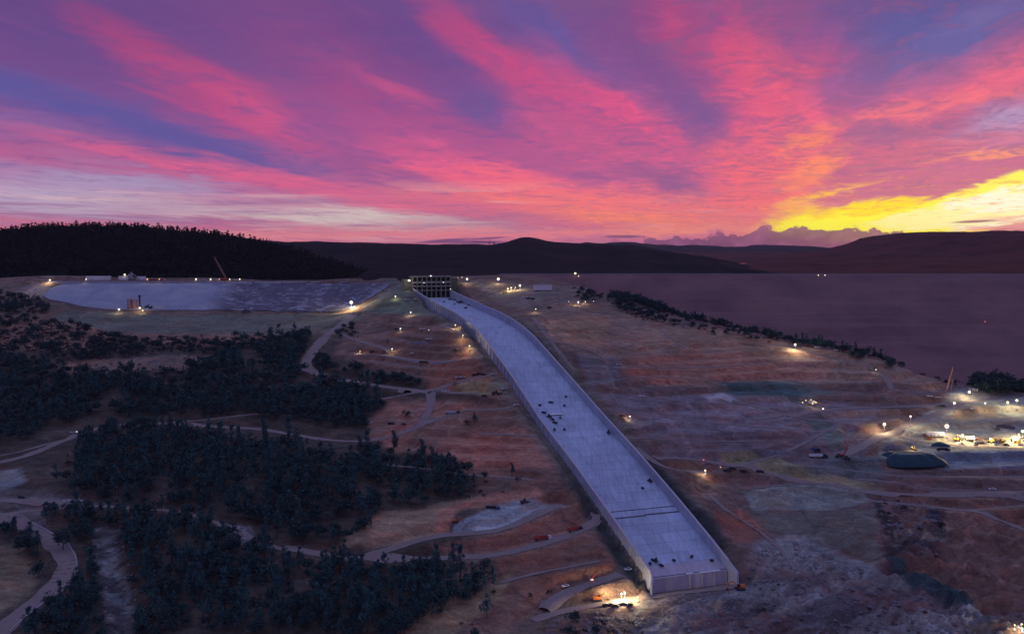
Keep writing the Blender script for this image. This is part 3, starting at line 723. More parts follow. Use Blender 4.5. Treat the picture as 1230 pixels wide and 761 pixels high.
vg = (np.exp(-((c_+14)/9)**2)+np.exp(-((c_-CWID-12)/8)**2))*(s_ > 0)*.75
soil = soil*(1-vg[:, None])+np.array((.135, .118, .105))*vg[:, None]
full = np.zeros(GX.shape+(4,), np.float32); full[..., :3] = (.085, .06, .055); full[..., 3] = 1
soil = soil*np.array((1.42, 1.86, 1.62))
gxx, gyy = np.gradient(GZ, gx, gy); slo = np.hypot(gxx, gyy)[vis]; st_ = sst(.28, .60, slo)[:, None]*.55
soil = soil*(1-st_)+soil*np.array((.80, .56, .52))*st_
strk = fbm((XX*.78+YY*.62)/70, (-XX*.62+YY*.78)/15, 5, 131); big = fbm(XX/55, YY/40, 4, 141)
rk = poly_mask([(780, 722), (800, 706), (890, 705), (905, 650), (960, 642), (1060, 688), (1190, 745), (1190, 790), (700, 790), (740, 740)], 14, CU, CV)*(s_ < -8)
t1 = (rk*sst(.50, .60, strk))[:, None]; soil = soil*(1-t1*.75)+np.array((.075, .062, .068))*t1*.75
t2 = (rk*sst(.52, .66, big))[:, None]; soil = soil*(1-t2*.7)+np.array((.17, .10, .095))*t2*.7
sm_ = poly_mask([(108, 622), (142, 630), (166, 790), (124, 790)], 4, CU, CV); t4 = (sm_*sst(.44, .56, fbm(XX/13, YY/8, 4, 161)))[:, None]; soil = soil*(1-t4*.8)+np.array((.055, .055, .06))*t4*.8
soil = soil*.84+soil.mean(1)[:, None]*np.array((1.15, .95, .95))*.16
q1 = poly_mask([(1052, 592), (1130, 596), (1150, 650), (1090, 672), (1066, 664)], 6, CU, CV); t3 = (q1*sst(.47, .56, fbm(XX/11, YY/9, 4, 151)))[:, None]; soil = soil*(1-t3*.7)+np.array((.06, .045, .045))*t3*.7
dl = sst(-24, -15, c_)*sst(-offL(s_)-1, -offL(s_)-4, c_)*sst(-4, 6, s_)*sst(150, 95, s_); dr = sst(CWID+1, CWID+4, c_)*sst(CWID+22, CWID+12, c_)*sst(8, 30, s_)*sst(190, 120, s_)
dd = (np.clip(dl+dr, 0, 1)*.85)[:, None]; soil = soil*(1-dd)+np.array((.030, .045, .050))*dd  # shade of the trenches along both walls painted into the soil colour
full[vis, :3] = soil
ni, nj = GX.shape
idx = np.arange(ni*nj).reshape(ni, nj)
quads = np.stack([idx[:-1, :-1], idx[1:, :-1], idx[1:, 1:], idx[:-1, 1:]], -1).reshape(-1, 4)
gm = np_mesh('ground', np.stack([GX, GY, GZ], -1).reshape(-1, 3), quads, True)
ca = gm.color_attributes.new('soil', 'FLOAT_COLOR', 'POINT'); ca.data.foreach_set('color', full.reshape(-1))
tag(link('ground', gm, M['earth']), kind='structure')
def strip(name, Q, w, mat, lift=.25, nac=5):
    n = len(Q); d = np.gradient(Q[:, :2], axis=0); d /= np.linalg.norm(d, axis=1)[:, None]+1e-9; nn = np.stack([d[:, 1], -d[:, 0]], 1)
    V = []
    for i in range(n):
        ww = w*(1+.12*math.sin(i*.31)+.08*math.sin(i*.83))
        for k in range(nac):
            t = (k/(nac-1)-.5)*ww; p = Q[i, :2]+nn[i]*t
            V.append((p[0], p[1], max(float(bil(*p)), Q[i, 2]-.6 if abs(t) < w*.45 else -1e9)+lift))
    Fq = [(i*nac+k, i*nac+k+1, (i+1)*nac+k+1, (i+1)*nac+k) for i in range(n-1) for k in range(nac-1)]
    return tag(link(name, np_mesh(name, V, Fq, True), mat), kind='structure')
for i, (name, Q, w) in enumerate(roadw): strip(name, Q, w, M['road'], .25+.02*(i % 7))

# ------------------------------------------------------------------ water, dam, distant hills
def mat_water():
    m, q = new_mat('lake_water'); n = q.noise(q.n('ShaderNodeTexCoord').outputs['Object'], .05, 4, .6)
    return finish(m, q, (.02, .03, .05, 1), .12, n, .1, .3, 0, .5)
wm = MB(); wm.v = [(-13000, 1560, -62), (13000, 1560, -62), (13000, 13000, -62), (-13000, 13000, -62)]; wm.f = [(0, 1, 2, 3)]
tag(wm.build('reservoir_water', mat_water()), kind='structure')
def mat_dam():
    m, q = new_mat('dam_fill'); co = q.n('ShaderNodeTexCoord').outputs['Object']
    a = q.noise(q.mapping(co, scale=(.06, 1.0, 1.0)), .06, 6, .65, .8); b = q.noise(co, .012, 5, .6); d = q.noise(co, .4, 4, .7)
    c = q.mix(q.mr(b, .36, .64), (.165, .088, .088, 1), (.245, .135, .125, 1)); c = q.mix(q.mr(a, .46, .64, 0, .38, True), c, (.28, .165, .16, 1)); c = q.mix(q.mr(d, .45, .7, 0, .25), c, (.08, .06, .055, 1))
    return finish(m, q, c, .95, d, .4, .8, 0, .15)
def crest_dam():
    root = empty('earth_dam', (40, 1520, -42))
    tag(root, 'long flat-topped earthfill dam filling the right background behind the tree-lined ridge', 'dam')
    V = []; xs = np.linspace(-60, 1900, 90); prof = [(14, -60), (8, 0), (0, 0)]
    for k in range(0, 41):
        t = k/40; prof.append((-430*t-.4, -165*t*(1+.0)))
    for x in xs:
        wv_ = 0
        for yy, zz in prof: V.append((x, yy+wv_+ (fbm(np.array(x/60), np.array(yy/20), 3, 12)-.5)*1.6, zz + (fbm(np.array(x/90), np.array(yy/14), 3, 13)-.5)*1.3*(yy < -2)))
    k = len(prof); Fq = [(i*k+j, (i+1)*k+j, (i+1)*k+j+1, i*k+j+1) for i in range(len(xs)-1) for j in range(k-1)]
    link('face', np_mesh('face', V, Fq, True), mat_dam(), root)
    r = MB(); r.box(-60, 1900, .6, 1.1, .5, 1.6)
    for i in range(120): r.box(-60+i*16.3, -59.6+i*16.3, .55, .95, 0, 1.5)
    r.build('parapet_rail', M['grey'], root)
crest_dam()
def mat_hill(name, a, b):
    m, q = new_mat(name); co = q.n('ShaderNodeTexCoord').outputs['Object']; n = q.noise(co, .012, 7, .7, .4); n2 = q.noise(co, .0035, 5, .6)
    c = q.mix(q.mr(n, .35, .65), (*a, 1), (*b, 1)); c = q.mix(q.mr(n2, .45, .62, 0, .5), c, (b[0]*1.25, b[1]*.95, b[2]*.85, 1))
    return finish(m, q, c, .97, n, .8, 14, 0, .05)
M['hill'] = mat_hill('hill_wood', (.010, .011, .014), (.028, .022, .022))
M['hill_dark'] = mat_hill('hill_dark_wood', (.005, .009, .009), (.012, .015, .013))
M['hill_r'] = mat_hill('hill_brown', (.055, .020, .020), (.120, .045, .040))
HILLS = {}
def hill(name, pts, Yr, y0, y1, mat, rough=10, nx=260, ny=44, seed=1, zb=-75, jag=0.0, drop=0.0):
    us = np.array([p[0] for p in pts], float); vs = np.array([p[1] for p in pts], float)
    P = np.array([at_y(u, v, Yr) for u, v in pts]); xs = np.linspace(P[0, 0], P[-1, 0], nx); zr = np.interp(xs, P[:, 0], P[:, 2])-drop
    k = 1 if nx > 400 else max(3, nx//60); zr = np.convolve(np.pad(zr, k, mode='edge'), np.ones(2*k+1)/(2*k+1), 'valid')
    zr = zr+(fbm(xs/(Yr*.02), xs*0+seed, 5, seed)-.5)*jag*2
    ys = np.concatenate([np.linspace(y0, Yr, ny-10), np.linspace(Yr, y1, 11)[1:]])
    V = []
    A, B = np.meshgrid(xs, ys, indexing='ij'); Zr = np.repeat(zr[:, None], len(ys), 1)
    t = np.where(B <= Yr, (B-y0)/(Yr-y0), (y1-B)/(y1-Yr)); t = np.clip(t, 0, 1); prof = .13*np.minimum(t*9, 1)+.87*np.sin(t*math.pi/2)**1.3
    fold = (1-np.abs(2*fbm(A/(Yr*.07)+seed, B/(Yr*.10), 5, seed+2)-1)-.7)*rough*np.sin(t*math.pi)*1.0
    Z_ = zb+(Zr-zb)*prof+fold
    Z_ = np.minimum(Z_, Zr+(B-Yr)*0+np.where(B < Yr, Zr*0+ (Z_-Zr).clip(-1e9, 0), 0))
    q = np.arange(A.size).reshape(A.shape); Fq = np.stack([q[:-1, :-1], q[1:, :-1], q[1:, 1:], q[:-1, 1:]], -1).reshape(-1, 4)
    o = tag(link(name, np_mesh(name, np.stack([A, B, Z_], -1).reshape(-1, 3), Fq, True), mat), kind='structure')
    HILLS[name+str(seed)] = (xs, ys, Z_); return o
hill('far_mountains', [(640, 294), (700, 292), (740, 290), (765, 291), (800, 294), (850, 295), (880, 296), (925, 294), (960, 297), (1010, 300), (1100, 299), (1300, 299), (1600, 300)], 10500, 8200, 11500, M['hill'], 30, 200, 30, 3, -80, 26)
hill('hills', [(700, 300), (760, 300), (800, 302), (850, 303), (900, 301), (960, 306), (1020, 310), (1100, 312), (1300, 312)], 7000, 5600, 7800, M['hill_r'], 26, 200, 30, 5, -80, 14)
hill('hills', [(-700, 290), (-200, 286), (0, 284), (270, 283.5), (300, 287), (325, 289), (345, 291), (380, 289), (400, 291), (440, 291.5), (500, 293.5), (560, 294), (590, 293.5), (606, 291), (618, 287), (628, 285), (640, 286), (655, 289.5), (680, 291.8), (700, 293), (740, 294), (770, 298), (800, 305), (820, 311), (845, 321), (860, 330)], 3400, 1700, 4400, M['hill'], 34, 420, 50, 7, -75, 4)
hill('hills', [(800, 332), (830, 325), (860, 318), (900, 312), (950, 307), (990, 303), (1010, 298), (1035, 291), (1055, 285), (1075, 280.5), (1100, 279.5), (1140, 278.5), (1180, 279.5), (1215, 283), (1240, 280), (1300, 276), (1500, 280), (1900, 290)], 4200, 1750, 5200, M['hill_r'], 44, 420, 50, 9, -75, 6)
hill('hills', [(790, 331), (830, 323), (870, 318), (920, 316), (1000, 314), (1100, 311), (1300, 306), (1800, 300)], 2700, 1580, 3300, M['hill_r'], 14, 260, 40, 13, -68, 2)
hill('wooded_hill', [(-700, 292), (-300, 284), (-60, 281), (0, 278.5), (40, 275.5), (75, 272.5), (130, 271.5), (165, 273.5), (200, 277), (240, 280.5), (270, 284), (300, 290), (340, 299), (380, 311), (420, 323), (450, 330), (480, 336)], 1950, 1492, 2500, M['hill_dark'], 16, 300, 60, 11, -66, 3, drop=9.5)

# ------------------------------------------------------------------ trees
def rnd_dirs(n):
    v = NR.normal(size=(n, 3)); return v/np.linalg.norm(v, axis=1)[:, None]
def leaf_quads(C, size, upbias=.3):
    n = len(C); a = rnd_dirs(n); a[:, 2] *= .6; b = np.cross(a, rnd_dirs(n)); a /= np.linalg.norm(a, axis=1)[:, None]; b /= np.linalg.norm(b, axis=1)[:, None]+1e-9
    s = (size*(.6+.8*NR.rand(n)))[:, None]; c = b*.75
    V = np.stack([C-a*s*.9, C-c*s*.6+a*s*.1, C+a*s, C+c*s*.6+a*s*.1], 1).reshape(-1, 3)
    return V, np.arange(4*n).reshape(n, 4)
def crown_pts(kind, n, h, w):
    """leaf positions: lumpy crown with gaps"""
    if kind == 'oak':
        k = 13; cs = rnd_dirs(k)*np.array([w*.30, w*.30, h*.20])*(.45+.75*NR.rand(k))[:, None]+np.array([0, 0, h*.60]); r = w*(.15+.13*NR.rand(k))
    elif kind == 'pine':
        k = 16; t = NR.rand(k); cs = np.stack([(NR.rand(k)-.5)*w*.62*(1.05-t*.75), (NR.rand(k)-.5)*w*.62*(1.05-t*.75), h*(.30+.66*t)], 1); r = w*(.11+.10*NR.rand(k))*(1.1-.45*t)
    else:
        k = 8; cs = rnd_dirs(k)*np.array([w*.3, w*.3, h*.15])+np.array([0, 0, h*.42]); r = w*(.13+.1*NR.rand(k))
    j = NR.randint(0, k, n); d = rnd_dirs(n)*(.55+.5*NR.rand(n))[:, None]; d[:, 2] *= .8 if kind != 'pine' else 1.25
    return cs[j]+d*r[j][:, None]
def tree_proto(kind, n, h, w, leaf):
    V, Fq = leaf_quads(crown_pts(kind, n, h, w), leaf); cm = np_mesh('crown', V, Fq)
    cm.materials.append(M[kind]); t = MB(); t.tube((0, 0, -1.5), (.03*h, 0, h*.5), h*.022, h*.012, 6)
    for q in range(5):
        a = 2*math.pi*q/5+R.random(); z0 = h*(.25+.07*q); t.tube((.015*h, 0, z0), (math.cos(a)*w*.28, math.sin(a)*w*.28, z0+h*.2), h*.009, h*.004, 5)
    if kind == 'pine': t.tube((.03*h, 0, h*.5), (.01*h, .02*h, h*.95), h*.012, h*.003, 5)
    tm = t.mesh('trunk'); tm.materials.append(M['bark']); return cm, tm
PROTO = {k: [tree_proto(k, *a) for a in v] for k, v in {
    'oak': [(900, 11, 12, .52), (900, 9.5, 12, .5), (800, 12.5, 11, .52), (850, 8.5, 10, .48)],
    'pine': [(760, 17, 8.5, .48), (700, 15, 7.5, .46), (820, 19, 9, .5), (640, 13, 8, .46)],
    'brush': [(300, 5.5, 7, .36), (320, 6.5, 6.5, .36), (260, 4.5, 6.5, .34)]}.items()}
def low_variants(kind, n, h, w, leaf, k=5): return [leaf_quads(crown_pts(kind, n, h, w), leaf)[0] for _ in range(k)]
LOW = {'oak': low_variants('oak', 260, 10.5, 11.5, .85), 'pine': low_variants('pine', 230, 16, 8.2, .8), 'brush': low_variants('brush', 90, 5, 6.5, .6)}
LOWT = MB().tube((0, 0, -1.5), (0, 0, 8), .3, .12, 4)
def bulk(name, items, low, mat, label, cat, leafn=None):
    """items: (kind, x, y, z, s, rot) -> one joined mesh"""
    Vs = []
    for kind, x, y, z, s, r in items:
        V = low[kind][NR.randint(len(low[kind]))]
        c, n = math.cos(r)*s, math.sin(r)*s
        Vs.append(np.stack([V[:, 0]*c-V[:, 1]*n+x, V[:, 0]*n+V[:, 1]*c+y, V[:, 2]*s*(.85+.3*NR.rand())+z], 1))
    V = np.concatenate(Vs); o = link(name, np_mesh(name, V, np.arange(len(V)).reshape(-1, 4)), mat)
    return tag(o, label, cat, kind='stuff')
# stands: label, kinds, outline in the photo, spacing (m), scale
STANDS = [
 ('low dark scrub oak on the red slope at the far left below the concrete apron', ['brush', 'oak', 'brush'], [(-10, 382), (60, 388), (110, 396), (150, 410), (140, 428), (60, 440), (-10, 436)], 11, 1.15),
 ('dark scrub tree in the clump just left of the pink earth bank', ['oak', 'brush'], [(-20, 356), (24, 356), (58, 366), (62, 376), (0, 378), (-20, 374)], 9, 1.0),
 ('dark oak in the broad wood on the left hillside above the curving dirt track', ['oak', 'oak', 'pine', 'oak'], [(-20, 424), (50, 444), (110, 450), (140, 452), (200, 452), (235, 442), (265, 425), (285, 418), (330, 408), (372, 403), (366, 430), (366, 452), (400, 462), (420, 470), (446, 486), (425, 515), (390, 516), (350, 505), (240, 500), (190, 501), (130, 500), (80, 512), (30, 532), (-20, 540)], 9.6, 1.05),
 ('pine on the bank between the left track and paved fork', ['pine', 'oak'], [(95, 520), (150, 512), (130, 530), (100, 560), (90, 590), (120, 605), (70, 602), (60, 590), (80, 560)], 11.5, .95),
 ('dark oak on the slope above the left wood', ['oak', 'brush', 'oak'], [(120, 402), (160, 408), (240, 412), (330, 402), (330, 412), (280, 424), (250, 428), (200, 424), (150, 430), (90, 436), (60, 440), (110, 420)], 10.5, .9),
 ('scattered scrub bush on the rocky clearing in the left wood', ['brush'], [(140, 430), (230, 425), (300, 405), (240, 402), (150, 412), (60, 438), (90, 448), (220, 447)], 15, .8),
 ('grey-green foothill pine in the dense middle wood between the two dirt tracks', ['pine', 'oak', 'pine', 'oak'], [(130, 522), (185, 515), (230, 526), (310, 532), (390, 541), (470, 546), (545, 558), (574, 578), (566, 598), (520, 606), (470, 612), (445, 640), (410, 656), (350, 652), (310, 635), (262, 612), (190, 606), (110, 603), (85, 590), (92, 560), (110, 540)], 9.2, 1.05),
 ('tall pine or oak in the foreground ravine wood at the bottom left', ['pine', 'oak', 'pine', 'oak'], [(58, 616), (106, 612), (190, 616), (262, 630), (300, 652), (350, 668), (440, 680), (520, 684), (600, 684), (592, 712), (548, 735), (500, 752), (490, 790), (166, 790), (162, 720), (156, 680), (142, 636), (112, 636), (112, 690), (126, 790), (20, 790), (70, 730), (96, 700), (104, 680), (90, 650), (68, 636)], 9.6, 1.08),
 ('tree on the knoll inside the bend of the paved road at the far left', ['oak', 'pine'], [(0, 640), (42, 645), (58, 662), (46, 672), (28, 668), (0, 650)], 9.5, .9),
 ('roadside tree inside the paved bend above the bottom left corner', ['pine', 'oak'], [(46, 690), (68, 690), (62, 704), (42, 716)], 10, .9),
 ('dark bush in the clump under the floodlit bench at the bottom centre', ['brush', 'oak', 'brush'], [(636, 785), (648, 757), (680, 750), (720, 748), (760, 747), (785, 752), (790, 785)], 11, .85),
 ('dark oak in the long clump crossing the slope left of the chute', ['oak'], [(448, 452), (470, 452), (505, 458), (506, 466), (450, 462)], 9, .95),
 ('bushy oak above the bend of the pale haul road', ['oak', 'brush'], [(404, 394), (418, 393), (434, 394), (430, 406), (406, 409)], 9, .9),
 ('oak in the clump inside the lower bend of the pale haul road', ['oak'], [(378, 432), (400, 432), (432, 444), (440, 456), (400, 449), (378, 441)], 9.5, 1.0),
 ('oak below the haul road where the wood thins out', ['oak', 'oak', 'pine'], [(405, 470), (440, 470), (460, 490), (440, 515), (400, 518), (385, 500)], 9, 1.1),
 ('oak in the thick clump under the left end of the ridge line', ['oak', 'brush'], [(728, 360), (760, 360), (796, 374), (802, 388), (775, 386), (745, 374)], 9, 1.0),
 ('oak of the lower row on the grassy ridge slope', ['oak', 'brush'], [(806, 384), (860, 396), (920, 406), (940, 412), (860, 403), (806, 391)], 10.5, .9),
 ('low oak on the left knob of the ridge by the small lights', ['oak', 'brush'], [(690, 357), (722, 355), (724, 361), (700, 363)], 9, .85),
 ('oak at the right edge behind the lamplit yard', ['oak'], [(1162, 462), (1186, 460), (1240, 464), (1240, 476), (1195, 476), (1172, 471)], 8, 1.5),
 ('scattered dark bush on the bare slope above the pine at right', ['brush'], [(1096, 440), (1130, 448), (1170, 458), (1150, 464), (1106, 452)], 10, 1.1),
 ('low bush on the rocky quarry bank at the right', ['brush'], [(1050, 595), (1100, 598), (1130, 640), (1080, 665), (1055, 640)], 19, .8),
 ('small bush on the bouldery slope in the bottom right', ['brush'], [(900, 700), (1000, 700), (1150, 745), (1100, 770), (850, 770)], 30, .7),
 ('scattered bush on the red slope at bottom centre', ['brush'], [(560, 690), (700, 700), (650, 740), (560, 761), (520, 750)], 22, .8),
 ('bush at the lower edge of the middle wood', ['brush'], [(560, 575), (600, 578), (640, 590), (560, 600)], 13, .8),
]
cand = []; STW = {}
for si, (label, kinds, poly, sp, scl) in enumerate(STANDS):
    W3 = np.array([at(u, min(v, 775)) for u, v in poly]); x0, y0 = W3[:, :2].min(0); x1, y1 = W3[:, :2].max(0); STW[si] = (x0, x1, y0, y1)
    sp = sp*(.74 if sp < 10 else .85)
    n1_, n2_ = int((x1-x0)/sp)+2, int((y1-y0)/sp)+2
    A, B = np.meshgrid(np.arange(n1_), np.arange(n2_), indexing='ij')
    x = (x0+(A+.5*(B % 2)+NR.rand(n1_, n2_)*1.1-.55)*sp).ravel(); y = (y0+(B+NR.rand(n1_, n2_)*1.1-.55)*sp).ravel()
    ins = poly_mask([(p[0], p[1]) for p in W3], .01, x, y) > .5
    x, y = x[ins], y[ins]
    gap = fbm(x/24, y/24, 3, 101+si); keep = gap > (.335 if sp < 8.5 else .34); x, y = x[keep], y[keep]; z = bil(x, y)
    for i in range(len(x)):
        d = min((np.hypot(Q[:, 0]-x[i], Q[:, 1]-y[i]).min()-w*.5) for _, Q, w in roadw)
        if d < 2.0: continue
        s_i, c_i = sc_of(x[i], y[i])
        if -16 < c_i < CWID+12 and s_i > -8: continue
        k = kinds[R.randrange(len(kinds))]; s = scl*(.52+.88*R.random()**1.3); hh = {'oak': 11, 'pine': 16, 'brush': 5.5}[k]*s
        cand.append((hh*FPX/y[i], k, float(x[i]), float(y[i]), float(z[i]), s, si))
RIDGE = len(STANDS); STANDS.append(('oak on the ridge line in front of the dam face', [], [], 1, 1)); ys_ = np.arange(1020, 1440, 3.0)
for ray_u in np.arange(742, 1176, 2.1):
    zz = bil((ray_u-615)/FPX*ys_, ys_); ang = (zz+1.0)/ys_; y_r = float(ys_[np.argmax(np.where(ys_ < 1380, ang, -9))])
    dens = .93 if ray_u < 1112 else .45
    for kk in range(2):
        if R.random() > dens*(.45+.75*float(fbm(np.array(ray_u/18.0+kk*9), np.array(3.3), 3, 77))): continue
        y = y_r-2-R.random()*16; x = (ray_u+R.random()*2-615)/FPX*y; k = R.choice(['oak', 'oak', 'brush', 'pine']); s_t = {'oak': .88, 'brush': 1.35, 'pine': .68}[k]*(.6+.85*R.random())
        cand.append((11*s_t*FPX/y, k, x, y, float(bil(x, y)), s_t, RIDGE))
STW[RIDGE] = (150, 500, 1000, 1400)
SING = [(1022, 418, 'oak', 1.25, 'tallest round tree standing alone on the ridge skyline before the dam'), (1092, 436, 'oak', 1.5, 'large round oak near the right end of the ridge tree line'),
        (1140, 449, 'pine', .75, 'small pointed pine on the bare crest left of the lamplit yard'), (570, 509, 'pine', .85, 'dark lone tree on red ground beside the pale pickup left of the chute'), (561, 508, 'brush', 1.0, 'bush at the left foot of the lone tree left of the chute'),
        (488, 499, 'brush', 1.5, 'round bare bush alone on the red slope left of the chute'), (615, 573, 'pine', .8, 'dark tree by the pale track near the chute, upper of a pair'), (622, 577, 'brush', 1.1, 'small bush right of the paired trees near the chute'),
        (582, 577, 'oak', .75, 'small round oak where the pale track meets the middle wood'), (585, 742, 'pine', 1.25, 'tall foothill pine standing alone on sandy ground at bottom centre'), (572, 768, 'oak', .9, 'dark oak at the bottom edge left of the tall lone pine'),
        (525, 682, 'pine', .9, 'pine rising across the pale haul road left of centre bottom'), (583, 684, 'oak', .9, 'reddish bare oak beside the haul road at bottom centre'), (637, 717, 'brush', .8, 'single dark bush on the slope left of the white pickup'),
        (57, 628, 'pine', 1.3, 'tall pine at the fork of the paved roads on the left'), (76, 660, 'oak', 1.5, 'broad dark oak filling the outside of the paved bend'), (95, 650, 'oak', 1.4, 'broad oak between the paved bend and the rocky stream'),
        (702, 363, 'oak', .8, 'round dark oak at the left end of the ridge by the small lights'), (455, 459, 'oak', .9, 'small oak at the left end of the long clump'), (432, 478, 'oak', 1.2, 'big oak overhanging the haul road'), (1130, 639, 'oak', .9, 'dark oak on the quarry rim at right'),
        (250, 524, 'pine', 1.1, 'pine on the red bank under the left dirt track'), (205, 520, 'pine', 1.0, 'pine below the junction of two dirt tracks'), (172, 380, 'brush', .5, 'tiny bush on the green field below the silo')]
for u, v, k, s, lb in SING:
    p = at(u, v); cand.append((1e6, k, *p, s, lb))
cand.sort(key=lambda c: -c[0])
NAMES = {'oak': 'oak_tree', 'pine': 'pine_tree', 'brush': 'bush'}; CATS = {'oak': 'tree', 'pine': 'tree', 'brush': 'bush'}
KW = {'oak': 'round-crowned', 'pine': 'slender grey-green', 'brush': 'low scrubby'}
GN = {}
rest = {'oak': [], 'pine': [], 'brush': []}; cnt = 0
SHORT = {2: 'dark oak of the broad left hillside wood', 0: 'low dark scrub oak on the far left red slope'}
for i_, st_ in enumerate(STANDS):
    if 'dense middle wood' in st_[0]: SHORT[i_] = 'grey-green foothill pine of the middle wood'
    if 'foreground ravine' in st_[0]: SHORT[i_] = 'tall pine or oak of the foreground wood'
    if 'ridge line in front' in st_[0]: SHORT[i_] = 'oak of the ridge line before the dam'
for px_, k, x, y, z, s, lb in cand:
    if cnt < 285:
        root = empty(NAMES[k], (x, y, z-.2), R.random()*6.28); root.scale = (s*(.9+.2*R.random()), s*(.9+.2*R.random()), s)
        cm, tm = PROTO[k][R.randrange(len(PROTO[k]))]; link('crown', cm, None, root); link('trunk', tm, None, root)
        if isinstance(lb, str): tag(root, lb, CATS[k])
        else:
            base_l = SHORT.get(lb) or STANDS[lb][0]
            for w_ in ('tall pine or oak', 'grey-green foothill pine', 'dark oak', 'dark scrub tree', 'low dark scrub oak', 'bushy oak', 'dark bush', 'small bush', 'low bush', 'scattered dark bush', 'scattered scrub bush', 'scattered bush', 'roadside tree', 'low oak', 'tree', 'oak', 'pine', 'bush'):
                if base_l.startswith(w_): base_l = base_l[len(w_):].strip(); break
            W3 = STW[lb]; tt = (x-W3[0])/(W3[1]-W3[0]+1e-6); t2_ = (y-W3[2])/(W3[3]-W3[2]+1e-6); big_ = (W3[1]-W3[0]) > 130
            big_ = lb in SHORT; where = ('' if not big_ else ['left end of ', 'left half of ', 'centre of ', 'right half of ', 'right end of '][min(4, int(tt*5))]+['the near edge', 'the middle band', 'the far edge'][min(2, int(t2_*3))])
            noun = where_noun = {'oak': 'round-crowned dark oak', 'pine': 'grey-green pine', 'brush': 'low scrubby bush'}[k]
            tag(root, (noun+' '+base_l+('' if not big_ else ', '+where.rstrip(', ')))[:400], CATS[k], {'oak': 'oaks ', 'pine': 'pines ', 'brush': 'bushes '}[k]+base_l)
        cnt += 1
    else: rest[k].append((k, x, y, z, s, R.random()*6.28))
for k, nm in (('oak', 'oak_woodland'), ('pine', 'pine_woodland'), ('brush', 'scrub_cover')):
    if rest[k]: bulk(nm, rest[k], LOW, M[k], {'oak': 'remaining farther dark oaks of the woods and ridge', 'pine': 'remaining farther foothill pines of the left woods', 'brush': 'remaining farther scrub bushes dotted over the slopes'}[k], 'woodland')
print('trees', cnt, {k: len(v) for k, v in rest.items()})
# forest on the left hill
def hill_z(key, x, y):
    xs, ys, Z_ = HILLS[key]; i = np.clip(np.searchsorted(xs, x)-1, 0, len(xs)-2); j = np.clip(np.searchsorted(ys, y)-1, 0, len(ys)-2)
    return Z_[i, j]
HLOW = {'oak': low_variants('oak', 46, 11, 12, 1.7, 8), 'pine': low_variants('pine', 46, 17, 8.5, 1.5, 8)}
it = []
for _ in range(11000):
    x = -1500+R.random()*1300; y = 1494+(R.random()**.85)*540
    if x > -150-(1-(y-1480)/500)*260+60: pass
    z = float(hill_z('wooded_hill11', x, y))
    if z < -58: continue
    if fbm(np.array(x/70), np.array(y/70), 3, 55) < .20: continue
    it.append(('pine' if R.random() < .35 else 'oak', x, y, z-1, .75+.55*R.random(), R.random()*6.28))
bulk('hillside_forest', it, HLOW, M['farwood'], 'dark forest covering the hill at the left behind the crest road', 'forest')
# trees that break the skyline of the left hill
skt = [(4, .7), (9, 1), (20, .9), (29, 1.1), (38, .8), (64, 1.6), (94, 1.5), (98, 1.2), (121, 1.6), (124, 1.3), (133, 1.0), (143, 1.5), (152, .9), (160, .9), (173, 1.0), (181, .7), (188, .6), (198, .6), (206, .6), (213, .6), (228, 1.1), (240, .5), (112, .7), (83, .7), (75, .8), (53, .7), (14, .8), (46, .8), (128, .8), (138, .8)]
for i, (u, s) in enumerate(skt):
    x = (u-615)/FPX*1950; z = float(hill_z('wooded_hill11', x, 1949)); k = 'pine' if i % 3 else 'oak'
    root = empty(NAMES[k], (x, 1948, z-1), R.random()*6); root.scale = (s, s, s*.8); cm, tm = PROTO[k][i % 4]; link('crown', cm, None, root); link('trunk', tm, None, root)
    tag(root, 'tree silhouetted on the skyline of the dark wooded hill at the left', 'tree', 'trees on the left hill skyline')

# ------------------------------------------------------------------ boulders and rubble
def rocks():
    V = []; Fc = []; b = 0
    areas = [([(790, 770), (800, 712), (880, 712), (910, 660), (960, 650), (1050, 690), (1180, 745), (1180, 770)], 1900, 1.15), ([(110, 628), (142, 634), (162, 700), (168, 770), (128, 770), (112, 680)], 650, 1.1),
             ([(1055, 596), (1120, 600), (1140, 660), (1090, 670), (1062, 650)], 500, 1.2), ([(140, 410), (235, 420), (230, 445), (100, 448)], 400, 1.2), ([(640, 770), (665, 742), (720, 735), (770, 735), (780, 770)], 350, 1.1), ([(265, 630), (300, 632), (312, 655), (280, 650)], 120, 1.1), ([(1150, 735), (1240, 730), (1240, 775), (1140, 765)], 300, 1.2)]
    for poly, n, sz in areas:
        W3 = np.array([at(u, v) for u, v in poly]); lo = W3[:, :2].min(0); hi = W3[:, :2].max(0)
        x = lo[0]+NR.rand(n*2)*(hi[0]-lo[0]); y = lo[1]+NR.rand(n*2)*(hi[1]-lo[1]); ok = poly_mask(W3[:, :2], .01, x, y) > .5; x, y = x[ok][:n], y[ok][:n]; z = bil(x, y)
        for i in range(len(x)):
            r = sz*(.35+1.6*NR.rand()**5+.25*NR.rand()); q = np.array([(1, 0, .1), (.4, .9, 0), (-.6, .8, .1), (-1, -.1, 0), (-.4, -.9, .1), (.6, -.8, 0), (.1, .05, .8)])*(.75+.5*NR.rand(7, 1))*r
            V += [tuple(p) for p in q+np.array([x[i], y[i], z[i]-.1])]; Fc += [(b+k, b+(k+1) % 6, b+6) for k in range(6)]; b += 7
    me = np_mesh('boulder_rubble', V, Fc); tag(link('boulder_rubble', me, M['rock']), 'grey boulders and rubble strewn over the rocky slopes and stream bed', 'rubble', kind='stuff')
rocks()

